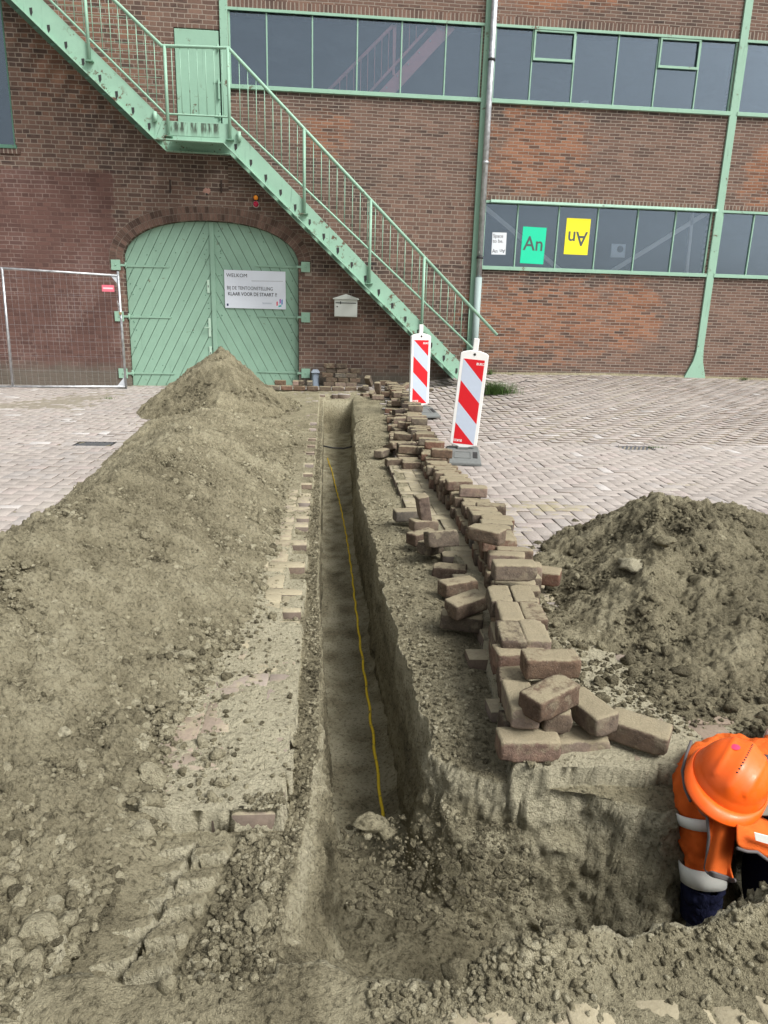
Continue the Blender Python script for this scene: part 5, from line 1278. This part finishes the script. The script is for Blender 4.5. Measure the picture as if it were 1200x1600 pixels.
q = MB(); q.tube([(-.08, 9.55, -.30), (.1, 9.52, -.33), (.25, 9.5, -.33), (.42, 9.52, -.29)], .011, 8); tag(q.build('old_root', DARK, origin=(.2, 9.5, -.33)), 'dark root or cable crossing near the far end of the trench', 'root')

# ------------------------------------------------------------ weeds
LEAF = m_simple('grass_blade', (.065, .125, .025), .6, var=.35, scale=20)
def tuft(name, px, py, y, n, h, spread, label, seed):
    rg = np.random.default_rng(seed); x_ = FA(px, py, y)[0]; z_ = float(rise(np.array(x_), np.array(y))); q = MB()
    for i in range(n):
        bx, by = x_+rg.normal(0, spread*.45), y+rg.normal(0, spread*.2); a = rg.uniform(0, 6.28); L_ = h*rg.uniform(.5, 1.15); ln = rg.uniform(.2, 1.0)*L_; w0 = .004
        dx, dy = math.cos(a), math.sin(a)*.7; pr = None; vs = []
        for t in (0, .35, .7, 1):
            c = (bx+dx*ln*t*t, by+dy*ln*t*t, z_+L_*(t-.35*t*t)); ww = w0*(1-t)+.0006; vs += [(c[0]-dy*ww, c[1]+dx*ww, c[2]), (c[0]+dy*ww, c[1]-dx*ww, c[2])]
        q.add(vs, [(0, 1, 3, 2), (2, 3, 5, 4), (4, 5, 7, 6)])
    tag(q.build(name, LEAF, origin=(x_, y, z_)), label, 'grass')
tuft('grass_tuft', 774, 615, 11.3, 760, .30, .34, 'thick tuft of green grass beside the foot of the downpipe', 1)
tuft('grass_tuft', 766, 585, 13.1, 70, .16, .10, 'taller weeds against the wall behind the thick tuft', 6)
tuft('grass_tuft', 1163, 590, 13.0, 60, .10, .08, 'small weed tuft at the wall right of the post foot', 2)
tuft('grass_tuft', 170, 632, 11.4, 30, .05, .12, 'tiny weed in the left paving near the fence', 3)
tuft('grass_tuft', 1022, 697, 8.0, 60, .03, .12, 'moss and grass on the corner of the right grate', 5)
q = MB(); a = FA(820, 612, 12.2); zq = float(rise(np.array(a[0]), np.array(12.2)))+.01
q.tube([(a[0]-.12, 12.2, zq), (a[0], 12.25, zq+.03), (a[0]+.10, 12.18, zq+.015), (a[0]+.2, 12.2, zq+.02)], .006, 5); q.tube([(a[0], 12.25, zq+.03), (a[0]+.06, 12.3, zq+.06)], .004, 5)
tag(q.build('dry_twig', DARK, origin=(a[0], 12.2, zq)), 'thin dark twig on the paving right of the grass tuft', 'twig')
# ------------------------------------------------------------ the worker in the pit
ORG = NT('orange_hi_vis_cloth', .75, .2); o_ = ORG.pos(); n_ = ORG.noise(o_, 14, 4, .6)
ORG.col(ORG.mix(n_, (.75, .115, .015), (.90, .19, .03))); ORG.bump(ORG.math('ADD', ORG.math('MULTIPLY', ORG.noise(o_, 9, 3, .5, 1.2), 2.0), ORG.noise(o_, 500, 2)), .6, .012); ORG = ORG.m
NAVY = NT('navy_cloth', .9, .1); o_ = NAVY.pos(); n_ = NAVY.noise(o_, 20, 4, .6, 1.0); NAVY.col(NAVY.mix(n_, (.006, .007, .022), (.016, .019, .045))); NAVY.bump(n_, .8, .012); NAVY = NAVY.m
REFL = m_simple('reflective_tape', (.86, .88, .82), .4, var=.07, scale=60); TRIM = m_simple('grey_trim', (.12, .11, .11), .8)
HELM = NT('orange_hard_hat', .32, .5); n_ = HELM.noise(HELM.obj(), 7, 4, .6); HELM.col(HELM.mix(n_, (.86, .105, .008), (.95, .15, .012))); HELM.inp('Roughness', HELM.rng(HELM.noise(HELM.obj(), 40, 4, .7), .3, .7, .30, .55)); HELM = HELM.m
SKIN = m_simple('skin', (.42, .22, .15), .5); GLV = m_simple('grey_work_glove', (.13, .14, .17), .8)
hx, hy = G(1140, 1203, .09); HC = Vector((hx, hy, .05))          # middle of the head, near ground level
PN = empty('person', (1.75, 1.95, -.85), 'worker in orange hi-vis jacket and hard hat bending into the pit, arm reaching down', 'person')
def skin_body(name, joints, edges, mt, parent, root=0, sub=2):
    me = bpy.data.meshes.new(name); off = root_loc(parent)
    me.from_pydata([tuple(Vector(j[0])-off) for j in joints], edges, []); o = link_mesh(name, me, mt, parent)
    m = o.modifiers.new('skin', 'SKIN'); m.use_smooth_shade = True
    sv = me.skin_vertices
    if not sv: 
        bm = bmesh.new(); bm.from_mesh(me); bm.verts.layers.skin.verify(); bm.to_mesh(me); bm.free(); sv = me.skin_vertices
    for i, j in enumerate(joints):
        r = j[1]; sv[0].data[i].radius = r if isinstance(r, tuple) else (r, r); sv[0].data[i].use_root = i == root
    s = o.modifiers.new('sub', 'SUBSURF'); s.levels = sub; s.render_levels = sub
    return o
chest = Vector((1.58, 1.90, -.03)); neck = HC+Vector((.12, .07, -.04))
t_ = G(1092, 1222, .0); Lsh = Vector((t_[0], t_[1], .0)); t_ = G(1262, 1300, -.06); Rsh = Vector((t_[0], t_[1], -.05))          # shoulders as the picture shows them: left one seen, right one near the frame
pel = Vector((1.92, 2.10, .02))
Lel = G(1099, 1372, -.28); Lel = Vector((Lel[0], Lel[1], -.28)); t_ = G(1090, 1440, -.44); Lwr = Vector((t_[0], t_[1], -.44))
J = [(pel, .135), (Vector((1.74, 2.0, .03)), .12), (chest, (.11, .085)), (Vector((1.44, 1.82, -.01)), (.095, .07)), (neck, .045), (HC+Vector((.04, .03, -.03)), .05),
     (Lsh, .055), (Lel, .045), (Lwr, .034), (Rsh, .058), (Rsh+Vector((.16, .0, -.22)), .058), (Rsh+Vector((.06, .05, -.46)), .036),
     (pel+Vector((-.10, -.02, -.10)), .11), (Vector((*G(1200, 1360, -.30), -.30)), .10), (Vector((1.62, 1.92, -.80)), .055), (pel+Vector((.14, -.10, -.10)), .11), (Vector((1.72, 1.62, -.34)), .09), (Vector((1.92, 1.95, -.80)), .055)]
Eg = [(0, 1), (1, 2), (2, 3), (3, 4), (4, 5), (3, 6), (6, 7), (7, 8), (3, 9), (9, 10), (10, 11), (0, 12), (12, 13), (13, 14), (0, 15), (15, 16), (16, 17)]
skin_body('body', J, Eg, NAVY, PN, 0)
# jacket: a wider shell over trunk and upper arms
def lerp(a, b, t): return Vector(a)*(1-t)+Vector(b)*t
JJ = [(pel, .175), (Vector((1.74, 2.0, .03)), .165), (chest, (.165, .13)), (Vector((1.43, 1.82, -.005)), (.145, .115)), (lerp(Vector((1.43, 1.82, -.005)), neck, .6), .085),
      (Lsh, .100), (lerp(Lsh, Lel, .5), .072), (lerp(Lsh, Lel, 1.0), .060), (Rsh, .095), (Rsh+Vector((.06, .0, -.06)), .085), (Rsh+Vector((.11, .0, -.12)), .075), (Vector((*G(1122, 1180, -.03), -.03)), .080)]
tx_ = bpy.data.textures.new('creases', 'CLOUDS'); tx_.noise_scale = .055; tx_.noise_depth = 2
def crease(o, k, tex):
    d = o.modifiers.new('creases', 'DISPLACE'); d.texture = tex; d.strength = k; d.mid_level = .5; d.texture_coords = 'LOCAL'
jk = skin_body('jacket', JJ, [(0, 1), (1, 2), (2, 3), (3, 4), (3, 11), (11, 5), (5, 6), (6, 7), (3, 8), (8, 9), (9, 10)], ORG, PN, 0, 4); crease(jk, .038, tx_)
# reflective bands around the sleeve, following it
def cuff(a, b, r0, r1, nm, mt, sq=1.0, par=None):
    a, b = Vector(a), Vector(b); ax = (b-a).normalized(); u = ax.orthogonal().normalized(); w_ = ax.cross(u); n = 28; q = MB(); q.smooth = True; vs = []
    for k, t in enumerate((0, .5, 1)):
        c = a.lerp(b, t); r = r0+(r1-r0)*t
        vs += [c+(u*math.cos(6.2832*j/n)+w_*math.sin(6.2832*j/n)*sq)*r*(1+.02*math.sin(5*6.28*j/n+k)) for j in range(n)]
    q.add(vs, [(k*n+j, k*n+(j+1) % n, (k+1)*n+(j+1) % n, (k+1)*n+j) for k in range(2) for j in range(n)]); o = q.build(nm, mt, par or PN)
    s = o.modifiers.new('s', 'SOLIDIFY'); s.thickness = .004; s.offset = 1; return o
cuff(lerp(Lsh, Lel, .84), lerp(Lsh, Lel, 1.04), .068, .064, 'sleeve_band', REFL); cuff(lerp(Lsh, Lel, .30), lerp(Lsh, Lel, .42), .083, .078, 'sleeve_band', REFL)
# lower sleeve, loose navy cloth
ls_ = cuff(lerp(Lsh, Lel, 1.02), lerp(Lel, Lwr, .9), .060, .050, 'lower_sleeve', NAVY); sb_ = ls_.modifiers.new('sub', 'SUBSURF'); sb_.levels = 3; sb_.render_levels = 3; crease(ls_, .03, tx_)
# glove with five fingers reaching into the soil
q0 = Vector(Lwr); dirh = (Lwr-Lel).normalized(); sd_ = dirh.cross(Vector((0, 1, 0))).normalized(); nr = sd_.cross(dirh)
pj = [(q0-dirh*.02, .034), (q0+dirh*.05, (.042, .028)), (q0+dirh*.085, (.042, .024))]; pe = [(0, 1), (1, 2)]
skin_body('hand', pj, pe, GLV, PN, 0)
for k, (L_, s_) in enumerate(((.065, -.030), (.078, -.010), (.074, .010), (.058, .029))):
    b0 = q0+dirh*.085+sd_*s_; skin_body('finger', [(b0, .0105), (b0+dirh*L_*.5-nr*.006, .0098), (b0+dirh*L_*.8-nr*.022, .009), (b0+dirh*L_-nr*.042, .008)], [(0, 1), (1, 2), (2, 3)], GLV, PN, 0, 1)
b0 = q0+dirh*.03-sd_*.036; skin_body('thumb', [(b0, .013), (b0+dirh*.03-sd_*.018-nr*.012, .011), (b0+dirh*.055-sd_*.018-nr*.03, .009)], [(0, 1), (1, 2)], GLV, PN, 0, 1)
# head, ears and face below the hat brim (looking down and forward)
up_h = Vector((.16, -.30, .93)).normalized()            # crown direction
fw = Vector((-.72, -.62, -.35)); fw = (fw-up_h*fw.dot(up_h)).normalized(); rt_h = fw.cross(up_h)
def hp(a, b, c): return HC+rt_h*a+fw*b+up_h*c
bm = bmesh.new(); bmesh.ops.create_icosphere(bm, subdivisions=4, radius=1)
hc2 = HC-up_h*.035
for v in bm.verts:
    a, b, c = v.co; r = Vector((a*.076, b*.095, c*.115))
    if c < 0 and b > 0: r.x *= 1-.28*(-c); r.y *= 1+.04
    e = math.exp(-((a/.13)**2+((c+.15)/.22)**2)) if b > 0 else 0; r.y += .020*e                       # nose
    for s in (-1, 1): r.y -= .010*math.exp(-(((a-s*.38)/.16)**2+((c-.02)/.12)**2)) if b > 0 else 0     # eye sockets
    r.y -= .004*math.exp(-((a/.25)**2+((c+.48)/.04)**2)) if b > 0 else 0                                # mouth
    v.co = hc2+rt_h*r.x+fw*r.y+up_h*r.z-PN.location
me = bpy.data.meshes.new('head'); bm.to_mesh(me); bm.free(); me.polygons.foreach_set('use_smooth', np.ones(len(me.polygons), bool)); link_mesh('head', me, SKIN, PN)
for s in (-1, 1):
    bm = bmesh.new(); bmesh.ops.create_icosphere(bm, subdivisions=2, radius=1)
    for v in bm.verts: a, b, c = v.co; v.co = hc2+rt_h*(s*.076+a*.010)+fw*(b*.020-.005)+up_h*(c*.032-.005)-PN.location
    me = bpy.data.meshes.new('ear'); bm.to_mesh(me); bm.free(); me.polygons.foreach_set('use_smooth', np.ones(len(me.polygons), bool)); link_mesh('ear', me, SKIN, PN)
# hard hat
HT = empty('hard_hat', tuple(HC+up_h*.02), 'orange hard hat with a pink dot sticker and a row of small vent holes', 'helmet')
def hat(a, b, c): return tuple(HC+up_h*.015+rt_h*a+fw*b+up_h*c)
RX, RY, RZ = .104, .128, .120
bm = bmesh.new(); nu, nv = 96, 40; vs = []
def hat_r(th, ph):      # th around, ph 0 at the crown .. 1 at the rim
    sx = math.sin(ph*math.pi/2)**.92; cz = math.cos(ph*math.pi/2)
    x, y, z = RX*math.cos(th)*sx, RY*math.sin(th)*sx, RZ*cz**.95 if cz > 0 else 0
    rid = .0055*math.exp(-(x/.016)**2)*ss(np.array(z), .03, .07)                               # central ridge
    rid2 = .0035*(math.exp(-((abs(x)-.048)/.008)**2))*ss(np.array(z), .02, .06)*(abs(y) < .10)
    nn = Vector((x/RX**2, y/RY**2, z/RZ**2)).normalized(); p = Vector((x, y, z))+nn*float(rid+rid2)
    if ph > .88: p += Vector((math.cos(th), math.sin(th), 0))*(.006*(ph-.88)/.12)               # flare to the rim
    return p
for j in range(nv+1):
    for i in range(nu): vs.append(hat_r(2*math.pi*i/nu, j/nv))
q = MB(); q.smooth = True
base = [hat(p.x, p.y, p.z) for p in vs]; fs = [(j*nu+i, j*nu+(i+1) % nu, (j+1)*nu+(i+1) % nu, (j+1)*nu+i) for j in range(nv) for i in range(nu)]
# brim: a lip all round, long at the front
br = []
for k, (g, dz) in enumerate(((.0, 0), (.5, -.004), (1, -.012), (1.0, -.017))):
    for i in range(nu):
        th = 2*math.pi*i/nu; p = hat_r(th, 1.0); f_ = max(0, math.sin(th)); e = .006+.030*f_**1.6
        br.append(hat(p.x+math.cos(th)*e*g, p.y+math.sin(th)*e*g, p.z+dz-.010*f_*g))
fs2 = [(k*nu+i, k*nu+(i+1) % nu, (k+1)*nu+(i+1) % nu, (k+1)*nu+i) for k in range(3) for i in range(nu)]
q.add(base, fs); q.build('shell', HELM, HT)
b2 = MB(); b2.smooth = True; b2.add(br, fs2); bo = b2.build('brim', HELM, HT); s = bo.modifiers.new('s', 'SOLIDIFY'); s.thickness = .003
def on_hat(x, y, out=.001):
    th = math.atan2(y/RY, x/RX); sx = math.hypot(x/RX, y/RY); p = hat_r(th, 2/math.pi*math.asin(min(1, sx**(1/.92)))); nn = Vector((p.x/RX**2, p.y/RY**2, p.z/RZ**2)).normalized(); p = p+nn*out; return Vector(hat(*p)), (rt_h*nn.x+fw*nn.y+up_h*nn.z).normalized()
q = MB()
for k in range(13):
    p, n = on_hat(.001, -.045+k*.0105); q.tube([p-n*.002, p+n*.0003], .0026, 8)
q.build('vent_hole', DARK, HT)
p, n = on_hat(.036, .006, .0004)
q = MB(); t1 = n.orthogonal().normalized(); t2 = n.cross(t1)
vs = [p+n*.0035]
for rr, dz in ((.007, .003), (.0135, .0015)): vs += [p+(t1*math.cos(a)+t2*math.sin(a))*rr+n*dz for a in np.linspace(0, 6.2832, 20, endpoint=False)]
fs = [(0, 1+i, 1+(i+1) % 20) for i in range(20)]+[(1+i, 21+i, 21+(i+1) % 20, 1+(i+1) % 20) for i in range(20)]
q.smooth = True; q.add(vs, fs); q.build('dot_sticker', m_simple('pink_sticker', (.75, .05, .14), .5, var=.05), HT)
# hanging front flap of the open vest with a grey hem
def cloth(pts_uv, nm, mt, thick=.005, par=None):
    """pts_uv: rows of points, smooth surface through them"""
    h, w_ = len(pts_uv), len(pts_uv[0]); q = MB(); q.smooth = True; q.add([p for row in pts_uv for p in row], [(j*w_+i, j*w_+i+1, (j+1)*w_+i+1, (j+1)*w_+i) for j in range(h-1) for i in range(w_-1)])
    o = q.build(nm, mt, par or PN); s = o.modifiers.new('sub', 'SUBSURF'); s.levels = 2; s.render_levels = 2; s = o.modifiers.new('s', 'SOLIDIFY'); s.thickness = thick; return o
def W3(px, py, y): x_, z_ = FA(px, py, y); return (x_, y, z_)
rows = []
for j, (yy, l, r_, py) in enumerate(((1.70, 1104, 1150, 1272), (1.68, 1107, 1146, 1305), (1.66, 1104, 1141, 1335), (1.655, 1101, 1143, 1355), (1.65, 1106, 1149, 1368))):
    rows.append([W3(l+(r_-l)*t, py+(8*t-(6 if j == 4 else 0)*(1-t)), yy+.018*math.sin(t*7+j*.8)) for t in np.linspace(0, 1, 6)])
cloth(rows, 'vest_flap', ORG)
hem = [[tuple(Vector(p)+Vector((0, -.006, dz))) for p in rows[-1]] for dz in (.012, -.006)]; cloth(hem, 'vest_hem', TRIM)
q = MB(); q.tube([tuple(Vector(r[0])+Vector((-.002, -.006, 0))) for r in rows], .0045, 8); q.build('vest_piping', TRIM, PN)
q = MB(); q.tube([W3(1080, 1158, 1.95), W3(1072, 1180, 1.90), W3(1066, 1205, 1.86), W3(1070, 1232, 1.80), W3(1079, 1252, 1.75)], .0045, 8); q.build('vest_piping', TRIM, PN)
# grey collar lining and the tape across the back
cuff(lerp(Vector((1.43, 1.82, -.005)), neck, .45), lerp(Vector((1.43, 1.82, -.005)), neck, .85), .092, .080, 'collar', TRIM)
cuff(lerp(chest, (1.74, 2.0, .03), .35), lerp(chest, (1.74, 2.0, .03), .65), .178, .178, 'back_band', REFL)

# open front of the jacket on the far side of the hat, with its grey lining
rows = [[W3(px, py+3*math.sin(px*.2), yy) for px in (1150, 1165, 1182, 1200, 1222, 1245)] for py, yy in ((1268, 1.72), (1288, 1.66), (1306, 1.63), (1324, 1.62))]
rows = [[(p[0], p[1], p[2]-.0011*i*i*3) for i, p in enumerate(r)] for r in rows]; fo = cloth(rows, 'jacket_front', ORG); 
q = MB(); q.tube([tuple(Vector(p)+Vector((0, -.006, -.002))) for p in rows[-1]], .005, 8); q.build('front_piping', TRIM, PN)
rows = [[W3(px, py, yy) for px in (1163, 1180, 1200, 1225)] for py, yy in ((1222, 1.80), (1248, 1.76), (1275, 1.70))]; cloth(rows, 'lining', m_simple('olive_grey_lining', (.17, .165, .135), .9))
q = MB(); q.add([tuple(Vector(W3(px, py, 1.612))) for px, py in ((1178, 1300), (1240, 1316), (1240, 1330), (1180, 1312))], [(0, 1, 2, 3)]); o = q.build('chest_tape', REFL, PN); s_ = o.modifiers.new('s', 'SOLIDIFY'); s_.thickness = .003
